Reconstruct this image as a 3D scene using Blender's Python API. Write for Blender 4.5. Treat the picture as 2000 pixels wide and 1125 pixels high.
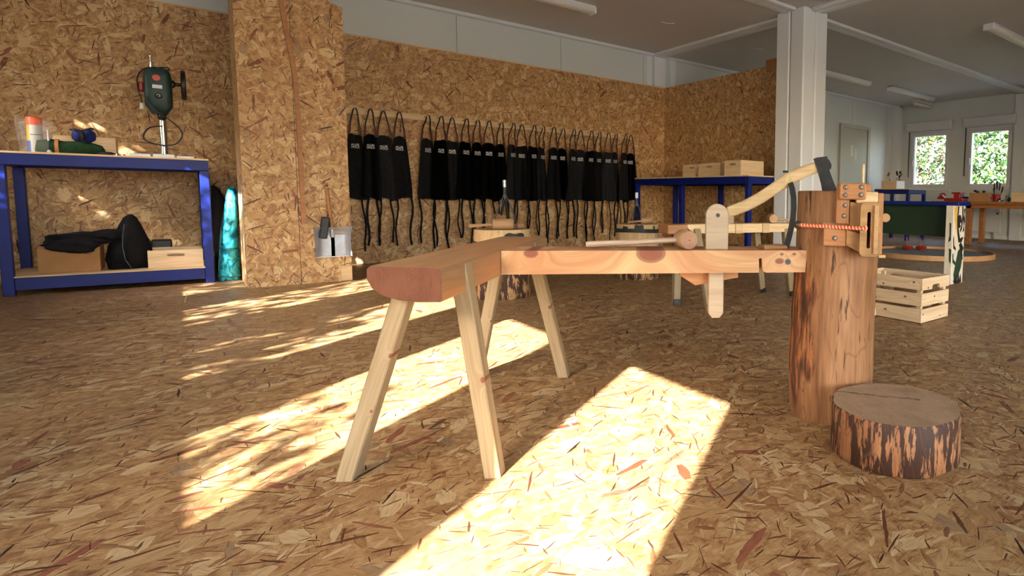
import bpy, bmesh, math, random
import numpy as np
from mathutils import Matrix, Vector
R = math.radians
for o in list(bpy.data.objects): bpy.data.objects.remove(o, do_unlink=True)
scene = bpy.context.scene
col = scene.collection

# ------------------------------------------------------------------ camera
YAW, PITCH, ROLL, CAM_H = 0.748480117, -0.0809058803, 0.0130577137, 0.71
F_PX, CX, CY = 1139.672, 1416.406, 479.456
fw = Vector((math.sin(YAW)*math.cos(PITCH), math.cos(YAW)*math.cos(PITCH), math.sin(PITCH)))
rt = Vector((math.cos(YAW), -math.sin(YAW), 0)); up = rt.cross(fw)
rt, up = rt*math.cos(ROLL)+up*math.sin(ROLL), up*math.cos(ROLL)-rt*math.sin(ROLL)
cam_d = bpy.data.cameras.new('camera'); cam = bpy.data.objects.new('camera', cam_d); col.objects.link(cam)
m = Matrix((rt, up, -fw)).transposed().to_4x4(); m.translation = (0, 0, CAM_H); cam.matrix_world = m
cam_d.sensor_fit = 'HORIZONTAL'; cam_d.sensor_width = 36; cam_d.lens = F_PX*36/2000
cam_d.shift_x = (1000-CX)/2000; cam_d.shift_y = (CY-562.5)/2000
cam_d.clip_start = 0.02; cam_d.clip_end = 200
scene.camera = cam

# ------------------------------------------------------------------ sky, sun, exposure
SUN_AZ = R(37.0); SUN_EL = R(28.4)            # light travels towards (+cos, +sin) over the floor
SKY_STRENGTH, SUN_STRENGTH, EXPOSURE = 1.6, 36.0, 0.86
w = bpy.data.worlds.new('sky'); scene.world = w; w.use_nodes = True
nt = w.node_tree; nt.nodes.clear()
sky = nt.nodes.new('ShaderNodeTexSky'); sky.sky_type = 'NISHITA'; sky.sun_disc = False
sky.sun_elevation = SUN_EL; sky.sun_rotation = R(90)-SUN_AZ+R(180); sky.air_density = 1.0; sky.dust_density = 2.5; sky.ozone_density = 1.0
bg = nt.nodes.new('ShaderNodeBackground'); bg.inputs['Strength'].default_value = SKY_STRENGTH
wo = nt.nodes.new('ShaderNodeOutputWorld')
nt.links.new(sky.outputs[0], bg.inputs[0]); nt.links.new(bg.outputs[0], wo.inputs[0])
sd = bpy.data.lights.new('sun', 'SUN'); sd.energy = SUN_STRENGTH; sd.angle = R(0.45); sd.color = (1.0, .985, .955)
so = bpy.data.objects.new('sun', sd); col.objects.link(so)
d = Vector((math.cos(SUN_AZ)*math.cos(SUN_EL), math.sin(SUN_AZ)*math.cos(SUN_EL), -math.sin(SUN_EL)))
so.rotation_euler = d.to_track_quat('-Z', 'Y').to_euler(); so.location = (-8, -6, 6)
scene.view_settings.view_transform = 'Standard'; scene.view_settings.look = 'None'
scene.view_settings.exposure = EXPOSURE; scene.view_settings.gamma = 1; scene.view_settings.use_curve_mapping = False
scene.cycles.use_denoising = True
scene.cycles.use_adaptive_sampling = True; scene.cycles.adaptive_threshold = .05
scene.cycles.max_bounces = 7; scene.cycles.diffuse_bounces = 4; scene.cycles.glossy_bounces = 3
scene.cycles.transparent_max_bounces = 12; scene.cycles.sample_clamp_indirect = 6.0

# ------------------------------------------------------------------ node helpers
class N:
    """a material's node tree with short helpers; sockets or numbers go in, sockets come out"""
    def __init__(s, name):
        s.m = bpy.data.materials.new(name); s.m.use_nodes = True; s.t = s.m.node_tree; s.t.nodes.clear()
        s.out = s.t.nodes.new('ShaderNodeOutputMaterial'); s.b = s.t.nodes.new('ShaderNodeBsdfPrincipled')
        s.t.links.new(s.b.outputs[0], s.out.inputs[0])
    def put(s, sock, v):
        if isinstance(v, bpy.types.NodeSocket): s.t.links.new(v, sock)
        elif v is not None:
            if sock.type == 'RGBA' and not isinstance(v, (int, float)): v = tuple(v)+((1,) if len(v) == 3 else ())
            sock.default_value = v
    def ma(s, op, a, b=None, c=None, clamp=False):
        n = s.t.nodes.new('ShaderNodeMath'); n.operation = op; n.use_clamp = clamp
        for i, v in enumerate((a, b, c)): s.put(n.inputs[i], v)
        return n.outputs[0]
    def vm(s, op, a, b=None):
        n = s.t.nodes.new('ShaderNodeVectorMath'); n.operation = op
        s.put(n.inputs[0], a)
        if op == 'SCALE': s.put(n.inputs['Scale'], b)
        else: s.put(n.inputs[1], b)
        return n.outputs['Value'] if op in ('LENGTH', 'DISTANCE', 'DOT_PRODUCT') else n.outputs[0]
    def sep(s, v):
        n = s.t.nodes.new('ShaderNodeSeparateXYZ'); s.put(n.inputs[0], v); return n.outputs
    def com(s, x=0, y=0, z=0):
        n = s.t.nodes.new('ShaderNodeCombineXYZ'); s.put(n.inputs[0], x); s.put(n.inputs[1], y); s.put(n.inputs[2], z); return n.outputs[0]
    def obj(s): return s.t.nodes.new('ShaderNodeTexCoord').outputs['Object']
    def normal(s): return s.t.nodes.new('ShaderNodeTexCoord').outputs['Normal']
    def rnd(s): return s.t.nodes.new('ShaderNodeObjectInfo').outputs['Random']
    def noise(s, v, scale=1, detail=2, rough=.5, dist=0, dim='3D', color=False):
        n = s.t.nodes.new('ShaderNodeTexNoise'); n.noise_dimensions = dim
        s.put(n.inputs['Vector'], v); s.put(n.inputs['Scale'], scale); s.put(n.inputs['Detail'], detail)
        s.put(n.inputs['Roughness'], rough); s.put(n.inputs['Distortion'], dist)
        return n.outputs['Color'] if color else n.outputs[0]
    def vor(s, v, scale, dim='2D', rand=1.0):
        n = s.t.nodes.new('ShaderNodeTexVoronoi'); n.voronoi_dimensions = dim
        s.put(n.inputs['Vector'], v); s.put(n.inputs['Scale'], scale); s.put(n.inputs['Randomness'], rand)
        return n.outputs
    def mix(s, f, a, b, mode='MIX', clamp=True):
        n = s.t.nodes.new('ShaderNodeMix'); n.data_type = 'RGBA'; n.blend_type = mode; n.clamp_factor = clamp
        s.put(n.inputs[0], f); s.put(n.inputs[6], a); s.put(n.inputs[7], b); return n.outputs[2]
    def vmix(s, f, a, b):
        n = s.t.nodes.new('ShaderNodeMix'); n.data_type = 'VECTOR'; s.put(n.inputs[0], f); s.put(n.inputs[4], a); s.put(n.inputs[5], b); return n.outputs[1]
    def ramp(s, f, stops, interp='LINEAR'):
        n = s.t.nodes.new('ShaderNodeValToRGB'); s.put(n.inputs[0], f); r = n.color_ramp; r.interpolation = interp
        while len(r.elements) < len(stops): r.elements.new(.5)
        for e, (p, c) in zip(r.elements, stops): e.position = p; e.color = (*c, 1) if len(c) == 3 else c
        return n.outputs[0]
    def rot(s, v, ang):
        n = s.t.nodes.new('ShaderNodeVectorRotate'); n.rotation_type = 'Z_AXIS'; s.put(n.inputs['Vector'], v); s.put(n.inputs['Angle'], ang); return n.outputs[0]
    def bump(s, h, strength=.3, dist=.01):
        n = s.t.nodes.new('ShaderNodeBump'); s.put(n.inputs['Height'], h); s.put(n.inputs['Strength'], strength); s.put(n.inputs['Distance'], dist)
        s.t.links.new(n.outputs[0], s.b.inputs['Normal'])
    def fin(s, color=None, rough=.5, metal=0, spec=.5, alpha=None):
        s.put(s.b.inputs['Base Color'], color); s.put(s.b.inputs['Roughness'], rough); s.put(s.b.inputs['Metallic'], metal)
        s.put(s.b.inputs['Specular IOR Level'], spec)
        return s.m

def srgb(r, g, b):
    f = lambda c: (c/255/12.92) if c/255 <= .04045 else ((c/255+.055)/1.055)**2.4
    return (f(r), f(g), f(b))

def flat(name, c, rough=.5, metal=0, spec=.5, var=.08, scale=6):
    n = N(name); t = n.noise(n.obj(), scale, 3)
    lo = tuple(x*(1-var) for x in c); hi = tuple(min(1, x*(1+var)) for x in c)
    return n.fin(n.ramp(t, [(.3, lo), (.7, hi)]), rough, metal, spec)

def osb(name, plane, lean=.3, light_gain=1.0):
    """oriented strand board: layers of turned wood strands, each with its own tone, grain and a dark lower edge"""
    n = N(name); o = n.sep(n.obj())
    if plane == 'XY': v = n.com(o[0], o[1], 0)
    elif plane == 'XZ': v = n.com(o[0], o[2], 0)
    else: v = n.com(n.ma('ADD', o[0], o[1]), o[2], 0)
    warp = n.noise(v, 16, 2, dim='2D', color=True)
    v = n.vm('ADD', v, n.vm('SCALE', n.vm('SUBTRACT', warp, (.5, .5, .5)), .009))
    c = n.ramp(n.noise(v, 26, 4, .7, dim='2D'), [(.25, srgb(138, 98, 60)), (.45, srgb(180, 138, 92)), (.6, srgb(198, 160, 112)), (.8, srgb(214, 184, 138))])
    uv = v
    L1 = [(0, srgb(178, 138, 92)), (.2, srgb(204, 168, 120)), (.45, srgb(212, 180, 134)), (.65, srgb(192, 152, 104)), (.84, srgb(214, 184, 138))]
    L2 = [(0, srgb(164, 122, 80)), (.22, srgb(200, 164, 116)), (.5, srgb(212, 182, 136)), (.72, srgb(186, 146, 98)), (.9, srgb(168, 138, 104))]
    L3 = [(0, srgb(148, 100, 66)), (.3, srgb(206, 172, 124)), (.6, srgb(218, 190, 146)), (.85, srgb(168, 120, 80))]
    RD = [(0, srgb(146, 92, 66)), (.35, srgb(124, 76, 52)), (.7, srgb(158, 98, 74))]
    DK = [(0, srgb(84, 54, 34)), (.35, srgb(112, 72, 44)), (.65, srgb(98, 58, 38)), (.88, srgb(50, 36, 28))]
    #         cells/m half-length aspect share tones  offset edge
    layers = [(7, .40, .34, .95, L1, 0, .3), (9, .44, .26, .85, L2, 1.7, .35), (15, .48, .16, .7, L2, 7.7, .4),
              (8, .48, .12, .2, RD, 6.6, .4), (20, .48, .14, .6, L3, 2.9, .4), 
              (10, .34, .05, .5, DK, 5.3, 0), (17, .38, .06, .5, DK, 9.1, 0), (30, .48, .055, .4, DK, 3.3, 0), (6.5, .36, .05, .45, DK, 8.2, 0)]
    for i, (S, hl, asp, prob, pal, off, edge) in enumerate(layers):
        vv = n.vm('ADD', v, (off, off*.37, 0))
        vo = n.vor(vv, S); rc = n.t.nodes.new('ShaderNodeSeparateColor'); n.put(rc.inputs[0], vo['Color'])
        dl = n.vm('SUBTRACT', vv, vo['Position'])
        q = n.rot(dl, n.ma('ADD', n.ma('MULTIPLY', n.ma('SUBTRACT', rc.outputs[0], .5), 2.7), -lean)); s_ = n.sep(q)
        ln = n.ma('MULTIPLY', n.ma('ADD', n.ma('MULTIPLY', rc.outputs[1], .6), .4), hl/S*1.35)
        wd = n.ma('MULTIPLY', n.ma('ADD', n.ma('MULTIPLY', rc.outputs[2], .9), .35), hl*asp/S*1.6)
        wd = n.ma('MULTIPLY', wd, n.ma('SUBTRACT', 1.1, n.ma('MULTIPLY', n.ma('DIVIDE', n.ma('ABSOLUTE', s_[0]), ln), .6)))     # strands narrow to their ends
        av = n.ma('ABSOLUTE', s_[1])
        mk = n.ma('MULTIPLY', n.ma('LESS_THAN', n.ma('ABSOLUTE', s_[0]), ln), n.ma('LESS_THAN', av, wd))
        wn = n.t.nodes.new('ShaderNodeTexWhiteNoise'); wn.noise_dimensions = '2D'; n.put(wn.inputs['Vector'], vo['Position'])
        mk = n.ma('MULTIPLY', mk, n.ma('LESS_THAN', wn.outputs['Value'], prob))
        tone = n.ma('FRACT', n.ma('MULTIPLY', n.ma('ADD', rc.outputs[1], rc.outputs[2]), 7.31))
        c = n.mix(mk, c, n.ramp(tone, pal, 'CONSTANT'))
        if edge:
            ed = n.ma('MULTIPLY', n.ma('GREATER_THAN', s_[1], n.ma('SUBTRACT', wd, .0016)), n.ma('MULTIPLY', mk, n.ma('MULTIPLY', rc.outputs[1], edge)))
            c = n.mix(ed, c, srgb(92, 58, 34))
        uv = n.vmix(mk, uv, q)
    u = n.sep(uv)
    g = n.noise(n.com(n.ma('MULTIPLY', u[0], 22), n.ma('MULTIPLY', u[1], 420), 0), 1, 2, .6, dim='2D')
    c = n.mix(1.0, c, n.ramp(g, [(.3, (.66*light_gain, .62*light_gain, .57*light_gain)), (.5, (.88*light_gain, .87*light_gain, .85*light_gain)), (.7, (.98*light_gain, .98*light_gain, .97*light_gain))]), 'MULTIPLY')
    return n.fin(c, .5, 0, .35)

def wood(name, light, dark, ring=26, fine=140, rough=.55, contrast=.5, knots=(), red=None, stain=0, jit=0):
    """sawn wood, grain along the piece's own X axis; knots = (x, z, r) bend the grain round them"""
    n = N(name); o = n.obj(); s = n.sep(o); r = n.ma('MULTIPLY', n.rnd(), 37.0)
    x, y, z = s[0], s[1], s[2]
    zz = z; core = None
    kj = n.ma('MULTIPLY', n.ma('SUBTRACT', n.rnd(), .5), jit)
    for kx, kz, kr in knots:
        dx = n.ma('DIVIDE', n.ma('SUBTRACT', x, n.ma('ADD', kj, kx)), 1.5); dz = n.ma('SUBTRACT', z, kz)
        dd = n.ma('SQRT', n.ma('ADD', n.ma('MULTIPLY', dx, dx), n.ma('MULTIPLY', dz, dz)))
        wt = n.ma('EXPONENT', n.ma('MULTIPLY', n.ma('POWER', n.ma('DIVIDE', dd, kr*2.6), 2), -1))
        zz = n.ma('ADD', n.ma('MULTIPLY', zz, n.ma('SUBTRACT', 1, wt)), n.ma('MULTIPLY', n.ma('SUBTRACT', 0, dd), wt))
        k1 = n.ma('SMOOTH_MIN', n.ma('DIVIDE', dd, kr), 4, .1)
        core = k1 if core is None else n.ma('MINIMUM', core, k1)
    lo = n.noise(n.com(n.ma('ADD', n.ma('MULTIPLY', x, 1.6), r), n.ma('MULTIPLY', y, 5), n.ma('MULTIPLY', zz, 5)), 1, 2)
    zz2 = n.ma('ADD', zz, n.ma('MULTIPLY', n.ma('SUBTRACT', lo, .5), .05))
    g = n.noise(n.com(n.ma('ADD', n.ma('MULTIPLY', x, 1.1), r), n.ma('MULTIPLY', y, ring), n.ma('MULTIPLY', zz2, ring*1.6)), 1, 2, .55)
    h = n.noise(n.com(n.ma('MULTIPLY', x, 5), n.ma('MULTIPLY', y, fine), n.ma('ADD', n.ma('MULTIPLY', zz2, fine), r)), 1, 3, .6)
    mid = tuple(a*(1-contrast)+b*contrast for a, b in zip(light, dark))
    c = n.ramp(g, [(.3, dark), (.45, mid), (.58, light), (.75, mid)])
    c = n.mix(.55, c, n.ramp(h, [(.35, tuple(d_*.8 for d_ in mid)), (.6, light)]))
    if red: c = n.mix(n.ramp(n.noise(n.com(n.ma('MULTIPLY', x, 2.2), n.ma('MULTIPLY', y, 9), n.ma('ADD', n.ma('MULTIPLY', zz2, 22), r)), 1, 2), [(.42, (0, 0, 0)), (.66, (.75, .75, .75))]), c, red)
    if stain: c = n.mix(n.ramp(n.noise(o, 9, 3), [(.5, (0, 0, 0)), (.75, (stain, stain, stain))]), c, srgb(110, 84, 60))
    if core is not None:
        c = n.mix(n.ramp(core, [(.0, (1, 1, 1)), (.8, (.95, .95, .95)), (1.15, (.35, .35, .35)), (2.2, (0, 0, 0))]), c, srgb(122, 68, 48))
        c = n.mix(n.ramp(n.ma('ABSOLUTE', n.ma('SUBTRACT', core, 1.0)), [(0, (.6, .6, .6)), (.14, (0, 0, 0))]), c, srgb(80, 44, 32))
    n.bump(h, .08, .002)
    return n.fin(c, rough, 0, .4)

def endgrain(name, light, dark, center=(0, 0), scale=60, axis='YZ', rough=.7, crack=False):
    n = N(name); o = n.obj(); s = n.sep(o)
    a, b = (s[1], s[2]) if axis == 'YZ' else (s[0], s[1])
    a = n.ma('SUBTRACT', a, center[0]); b = n.ma('SUBTRACT', b, center[1])
    dd = n.ma('SQRT', n.ma('ADD', n.ma('MULTIPLY', a, a), n.ma('MULTIPLY', b, b)))
    dd = n.ma('ADD', dd, n.ma('MULTIPLY', n.noise(o, 14, 2), .012))
    ring = n.ma('SINE', n.ma('MULTIPLY', dd, scale*6.28))
    ring = n.ma('MULTIPLY', n.ma('ADD', ring, 1), .5)
    ns = n.noise(o, 12, 4, .7)
    c = n.mix(n.ma('MULTIPLY', ring, .45), light, dark)
    c = n.mix(n.ramp(ns, [(.4, (0, 0, 0)), (.75, (.6, .6, .6))]), c, tuple(x*.75 for x in dark))
    saw = n.noise(n.com(n.ma('MULTIPLY', a, 260), n.ma('MULTIPLY', b, 18), 0), 1, 2)
    c = n.mix(n.ramp(saw, [(.55, (0, 0, 0)), (.75, (.4, .4, .4))]), c, tuple(x*.6 for x in dark))
    if crack:
        ang = n.ma('ADD', n.ma('MULTIPLY', a, .35), b); w_ = n.ma('ADD', n.ma('ABSOLUTE', n.ma('ADD', ang, n.ma('MULTIPLY', n.ma('SUBTRACT', n.noise(o, 30, 2), .5), .03))), n.ma('MULTIPLY', n.ma('MAXIMUM', n.ma('ADD', a, -.02), 0), 2))
        c = n.mix(n.ramp(w_, [(.0, (.9, .9, .9)), (.006, (0, 0, 0))]), c, srgb(50, 34, 24))
    n.bump(ns, .15, .003)
    return n.fin(c, rough, 0, .3)

def logside(name, tones, dark, barkness=.5, stretch=4.0, scale=18, rough=.6, strip=None):
    """debarked log: long vertical streaks, dark bast flecks; strip = (angle, width, zmax) keeps a torn bark strip"""
    n = N(name); o = n.obj(); s = n.sep(o); x, y, z = s
    p = n.com(n.ma('MULTIPLY', x, scale), n.ma('MULTIPLY', y, scale), n.ma('MULTIPLY', z, scale/stretch))
    a = n.noise(p, 1, 4, .6, .4); b = n.noise(p, 3.3, 4, .65); f = n.noise(n.com(n.ma('MULTIPLY', x, 110), n.ma('MULTIPLY', y, 110), n.ma('MULTIPLY', z, 6)), 1, 2)
    c = n.ramp(a, [(.28, tones[0]), (.45, tones[1]), (.58, tones[2]), (.74, tones[3])])
    c = n.mix(.35, c, n.ramp(f, [(.3, tones[0]), (.65, tones[2])]))
    k = n.ma('ADD', n.ma('MULTIPLY', b, .6), n.ma('MULTIPLY', a, .4))
    thr = .62-.14*barkness
    c = n.mix(n.ramp(k, [(thr, (0, 0, 0)), (thr+.03, (1, 1, 1))]), c, dark)
    # growth figure: thin contour lines where the drawknife cut through the year rings
    fig = n.ma('FRACT', n.ma('MULTIPLY', n.noise(n.com(n.ma('MULTIPLY', x, 7), n.ma('MULTIPLY', y, 7), n.ma('MULTIPLY', z, 2.2)), 1, 1), 7))
    c = n.mix(n.ramp(n.ma('ABSOLUTE', n.ma('SUBTRACT', fig, .5)), [(0, (.5, .5, .5)), (.035, (0, 0, 0))]), c, tuple(t*.5 for t in tones[1]))
    if strip:
        sa, sw, z0 = strip
        ang = n.ma('ARCTAN2', y, x); dif = n.ma('ABSOLUTE', n.ma('SUBTRACT', ang, sa))
        wob = n.ma('ADD', dif, n.ma('MULTIPLY', n.ma('SUBTRACT', n.noise(n.com(n.ma('MULTIPLY', x, 30), n.ma('MULTIPLY', y, 30), n.ma('MULTIPLY', z, 9)), 1, 3), .5), .9))
        wob = n.ma('ADD', wob, n.ma('MULTIPLY', n.ma('MAXIMUM', n.ma('SUBTRACT', n.ma('ABSOLUTE', n.ma('SUBTRACT', z, z0)), .13), 0), 4))
        c = n.mix(n.ramp(wob, [(sw*.7, (1, 1, 1)), (sw, (0, 0, 0))]), c, n.ramp(b, [(.35, srgb(40, 24, 16)), (.5, srgb(92, 54, 34)), (.62, srgb(168, 108, 66)), (.7, srgb(52, 32, 22))]))
    n.bump(b, .25, .006)
    return n.fin(c, rough, 0, .35)

# ------------------------------------------------------------------ materials
M = {}
M['osb_floor'] = osb('osb_floor', 'XY', .3, .66); M['osb_xz'] = osb('osb_wall', 'XZ', 1.1, 1.18); M['osb_sum'] = osb('osb_box', 'SUM', 1.3, 1.18)  # light balance put into the colour: floor darkened, walls brightened
M['white'] = flat('white_steel', srgb(208, 214, 214), .45, 0, .5, .02, 2)
M['ceil'] = flat('ceiling_white', srgb(208, 206, 204), .55, 0, .4, .02, 2)
M['post'] = flat('post_white', srgb(226, 230, 236), .4, 0, .5, .02, 2)
M['lamp'] = flat('lamp_diffuser', srgb(232, 230, 224), .3, 0, .5, .01)
M['grey_door'] = flat('door_grey', srgb(180, 182, 176), .4, 0, .5, .02)
M['pvc'] = flat('window_pvc', srgb(214, 216, 222), .35, 0, .5, .01)
M['blue'] = flat('blue_paint', srgb(9, 28, 108), .42, 0, .3, .12, 9)
M['cloth'] = flat('black_cloth', srgb(34, 34, 36), .9, 0, .2, .25, 40)
M['cloth2'] = flat('black_fabric', srgb(24, 24, 26), .9, 0, .2, .3, 25)
M['leather'] = flat('brown_leather', srgb(92, 48, 36), .6, 0, .4, .2, 30)
M['strapblack'] = flat('black_strap', srgb(26, 24, 26), .7)
M['print'] = flat('white_print', srgb(222, 222, 222), .7, var=.02)
M['green_plastic'] = flat('green_plastic', srgb(32, 60, 60), .45, var=.15)
M['black'] = flat('black_plastic', srgb(24, 24, 26), .45, var=.2)
M['rubber'] = flat('black_rubber', srgb(38, 38, 40), .6, 0, .5, .35, 35)
M['steel'] = flat('dark_steel', srgb(62, 62, 64), .45, .7, .5, .25, 30)
M['chrome'] = flat('chrome', srgb(214, 216, 220), .15, 1, .5, .03)
M['galv'] = flat('galvanised_steel', srgb(216, 222, 234), .3, .55, .5, .1, 20)
M['alu'] = flat('cast_aluminium', srgb(200, 202, 208), .4, .3, .5, .06, 14)
M['brass'] = flat('brass_bolt', srgb(196, 178, 130), .3, .9, .5, .1)
M['bolt'] = flat('grey_bolt', srgb(138, 132, 128), .4, .6, .5, .15)
M['red'] = flat('red_paint', srgb(150, 34, 24), .4, var=.15)
M['redlight'] = flat('red_button', srgb(196, 64, 44), .3)
M['orange'] = flat('orange_lid', srgb(236, 84, 20), .4, var=.05)
M['label_y'] = flat('yellow_label', srgb(222, 180, 50), .5, var=.1)
M['can'] = flat('grey_white_can', srgb(196, 196, 190), .4, var=.05)
M['label_b'] = flat('blue_label', srgb(60, 90, 160), .5)
M['toolgreen'] = flat('green_canvas', srgb(30, 58, 34), .85, 0, .2, .3, 30)
M['navy'] = flat('navy_cloth', srgb(30, 40, 110), .7, 0, .3, .3, 30)
M['cardboard'] = flat('cardboard', srgb(172, 128, 84), .8, 0, .2, .08, 8)
M['cardink'] = flat('cardboard_print', srgb(120, 50, 40), .8)
M['turq_l'] = None
M['greenboard'] = flat('green_board', srgb(20, 44, 26), .6, var=.12)
M['paintwhite'] = flat('painted_white', srgb(216, 208, 192), .6, var=.06, scale=20)
M['paintblack'] = flat('painted_black', srgb(28, 30, 30), .6)
M['painty'] = flat('painted_ochre', srgb(214, 170, 84), .6, var=.15)
M['paintg'] = flat('painted_dark_green', srgb(40, 62, 48), .6, var=.2)
M['sand'] = flat('grey_sand', srgb(120, 128, 138), .8, 0, .3, .15, 12)
M['ground'] = flat('gravel', srgb(150, 144, 128), .9, 0, .2, .15, 1)
M['bark'] = flat('bark', srgb(92, 74, 58), .9, 0, .2, .3, 12)
M['wallblue'] = flat('blueish', srgb(70, 86, 120), .5)
M['pine'] = wood('pine', srgb(232, 204, 160), srgb(196, 152, 98), 24, 130)
M['pine_leg'] = wood('pine_leg', srgb(159, 140, 110), srgb(130, 103, 69), 22, 130, knots=((.18, .014, .003), (.33, .018, .004)), jit=.2)
M['pine_leg2'] = wood('pine_leg_knotted', srgb(162, 142, 110), srgb(134, 104, 69), 22, 130, knots=((.27, .016, .005),), jit=.15)
M['crate'] = wood('crate_pine', srgb(219, 195, 162), srgb(190, 153, 110), 20, 120, knots=((.1, .01, .006), (.3, -.02, .005)), jit=.25)
M['ply'] = wood('birch_plywood', srgb(173, 154, 128), srgb(151, 126, 102), 8, 160, contrast=.3)
M['plybox'] = wood('pale_box_wood', srgb(232, 204, 164), srgb(202, 164, 120), 14, 140, contrast=.4)
M['larch'] = wood('orange_larch', srgb(185, 131, 86), srgb(153, 95, 56), 20, 150, contrast=.4)
M['alder'] = wood('worn_alder', srgb(185, 144, 94), srgb(148, 101, 59), 20, 120, contrast=.4, stain=.5)
M['malletw'] = wood('mallet_beech', srgb(191, 151, 109), srgb(156, 112, 74), 18, 140, contrast=.4)
M['ash'] = wood('ash_handle', srgb(200, 178, 157), srgb(153, 122, 99), 30, 160, contrast=.7)
M['axehandle'] = wood('hickory', srgb(218, 190, 144), srgb(190, 152, 102), 26, 150, contrast=.5)
M['seat'] = wood('seat_wood', srgb(170, 132, 93), srgb(141, 101, 65), 14, 110, contrast=.5, red=srgb(172, 116, 74))
M['rail'] = wood('rail_wood', srgb(196, 159, 115), srgb(165, 115, 73), 13, 90, contrast=.6, red=srgb(157, 100, 65),
                 knots=((.084, .063, .013), (.435, .062, .028), (.838, .036, .009), (.845, .058, .004), (.885, .058, .004)))
M['oldboard'] = wood('brown_board', srgb(170, 114, 66), srgb(122, 76, 42), 20, 120)
M['darkwood'] = wood('dark_block', srgb(176, 130, 84), srgb(120, 80, 48), 20, 120, stain=.4)
M['seat_end'] = endgrain('seat_end_grain', srgb(121, 77, 55), srgb(88, 51, 37), (.07, .55), 190)
M['mallet_end'] = endgrain('mallet_end_grain', srgb(164, 126, 101), srgb(126, 92, 76), (0, 0), 260)
M['stool_top'] = endgrain('stool_end_grain', srgb(168, 142, 114), srgb(126, 102, 80), (.06, .03), 150, 'XY', crack=True)
M['log_top'] = endgrain('log_end_grain', srgb(206, 170, 124), srgb(160, 118, 78), (.0, .0), 150, 'XY')
M['stump'] = logside('stump_side', [srgb(94, 59, 36), srgb(137, 94, 59), srgb(160, 115, 76), srgb(182, 144, 103)], srgb(76, 47, 29), .3, 9, 17, strip=(-2.5, .62, .31))
M['stool'] = logside('stool_side', [srgb(112, 70, 44), srgb(153, 101, 66), srgb(169, 121, 81), srgb(186, 145, 105)], srgb(63, 40, 29), 1.05, 6, 18)
M['log_far'] = logside('log_side', [srgb(120, 78, 50), srgb(176, 130, 86), srgb(206, 166, 116), srgb(220, 186, 140)], srgb(66, 44, 32), 1.1, 4, 12)
M['log_pale'] = logside('log_debarked', [srgb(190, 150, 104), srgb(214, 176, 126), srgb(224, 192, 144), srgb(232, 206, 164)], srgb(150, 110, 72), 0, 6, 14)

def rope_mat():
    n = N('orange_rope'); s = n.sep(n.obj())
    ph = n.ma('ADD', n.ma('MULTIPLY', s[0], 95), n.ma('MULTIPLY', n.ma('ARCTAN2', s[1], s[2]), .159))
    f = n.ma('FRACT', ph)
    return n.fin(n.ramp(f, [(0, srgb(236, 96, 50)), (.45, srgb(244, 120, 70)), (.5, srgb(250, 226, 200)), (.7, srgb(250, 230, 210)), (.75, srgb(200, 60, 30))]), .6)
M['rope'] = rope_mat()
def bag_mat():
    n = N('turquoise_bag'); o = n.obj(); t = n.noise(o, 9, 3, .6, 1.2)
    return n.fin(n.ramp(t, [(.36, srgb(8, 70, 92)), (.46, srgb(18, 132, 160)), (.54, srgb(70, 206, 220)), (.66, srgb(30, 160, 186))]), .35)
M['bag'] = bag_mat()
def glass_mat():
    n = N('window_glass'); t = n.t; t.nodes.remove(n.b)
    tr = t.nodes.new('ShaderNodeBsdfTransparent'); gl = t.nodes.new('ShaderNodeBsdfGlossy'); gl.inputs['Roughness'].default_value = 0
    fr = t.nodes.new('ShaderNodeFresnel'); fr.inputs[0].default_value = 1.2; mx = t.nodes.new('ShaderNodeMixShader')
    t.links.new(fr.outputs[0], mx.inputs[0]); t.links.new(tr.outputs[0], mx.inputs[1]); t.links.new(gl.outputs[0], mx.inputs[2]); t.links.new(mx.outputs[0], n.out.inputs[0])
    return n.m
M['glass'] = glass_mat()
def plastic_mat():
    n = N('clear_plastic'); t = n.t; t.nodes.remove(n.b)
    tr = t.nodes.new('ShaderNodeBsdfTransparent'); gl = t.nodes.new('ShaderNodeBsdfPrincipled'); gl.inputs['Base Color'].default_value = (.85, .88, .92, 1); gl.inputs['Roughness'].default_value = .15
    mx = t.nodes.new('ShaderNodeMixShader'); mx.inputs[0].default_value = .1
    t.links.new(tr.outputs[0], mx.inputs[1]); t.links.new(gl.outputs[0], mx.inputs[2]); t.links.new(mx.outputs[0], n.out.inputs[0])
    return n.m
M['plastic'] = plastic_mat()
def leaf_mat(name, cols):
    n = N(name); g = n.t.nodes.new('ShaderNodeNewGeometry')
    c = n.ramp(g.outputs['Random Per Island'], [(i/len(cols), k) for i, k in enumerate(cols)], 'CONSTANT')
    tl = n.t.nodes.new('ShaderNodeBsdfTranslucent'); n.put(tl.inputs[0], c); mx = n.t.nodes.new('ShaderNodeMixShader'); mx.inputs[0].default_value = .35
    n.fin(c, .5, 0, .4); n.t.links.new(n.b.outputs[0], mx.inputs[1]); n.t.links.new(tl.outputs[0], mx.inputs[2]); n.t.links.new(mx.outputs[0], n.out.inputs[0])
    return n.m
M['leaf'] = leaf_mat('leaves', [srgb(30, 56, 22), srgb(52, 86, 30), srgb(84, 116, 46), srgb(24, 48, 26), srgb(120, 136, 84), srgb(44, 74, 38)])
M['leaf_pale'] = leaf_mat('pale_leaves', [srgb(44, 76, 30), srgb(116, 110, 92), srgb(150, 136, 124), srgb(70, 100, 38), srgb(84, 66, 52), srgb(36, 62, 30)])

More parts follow.
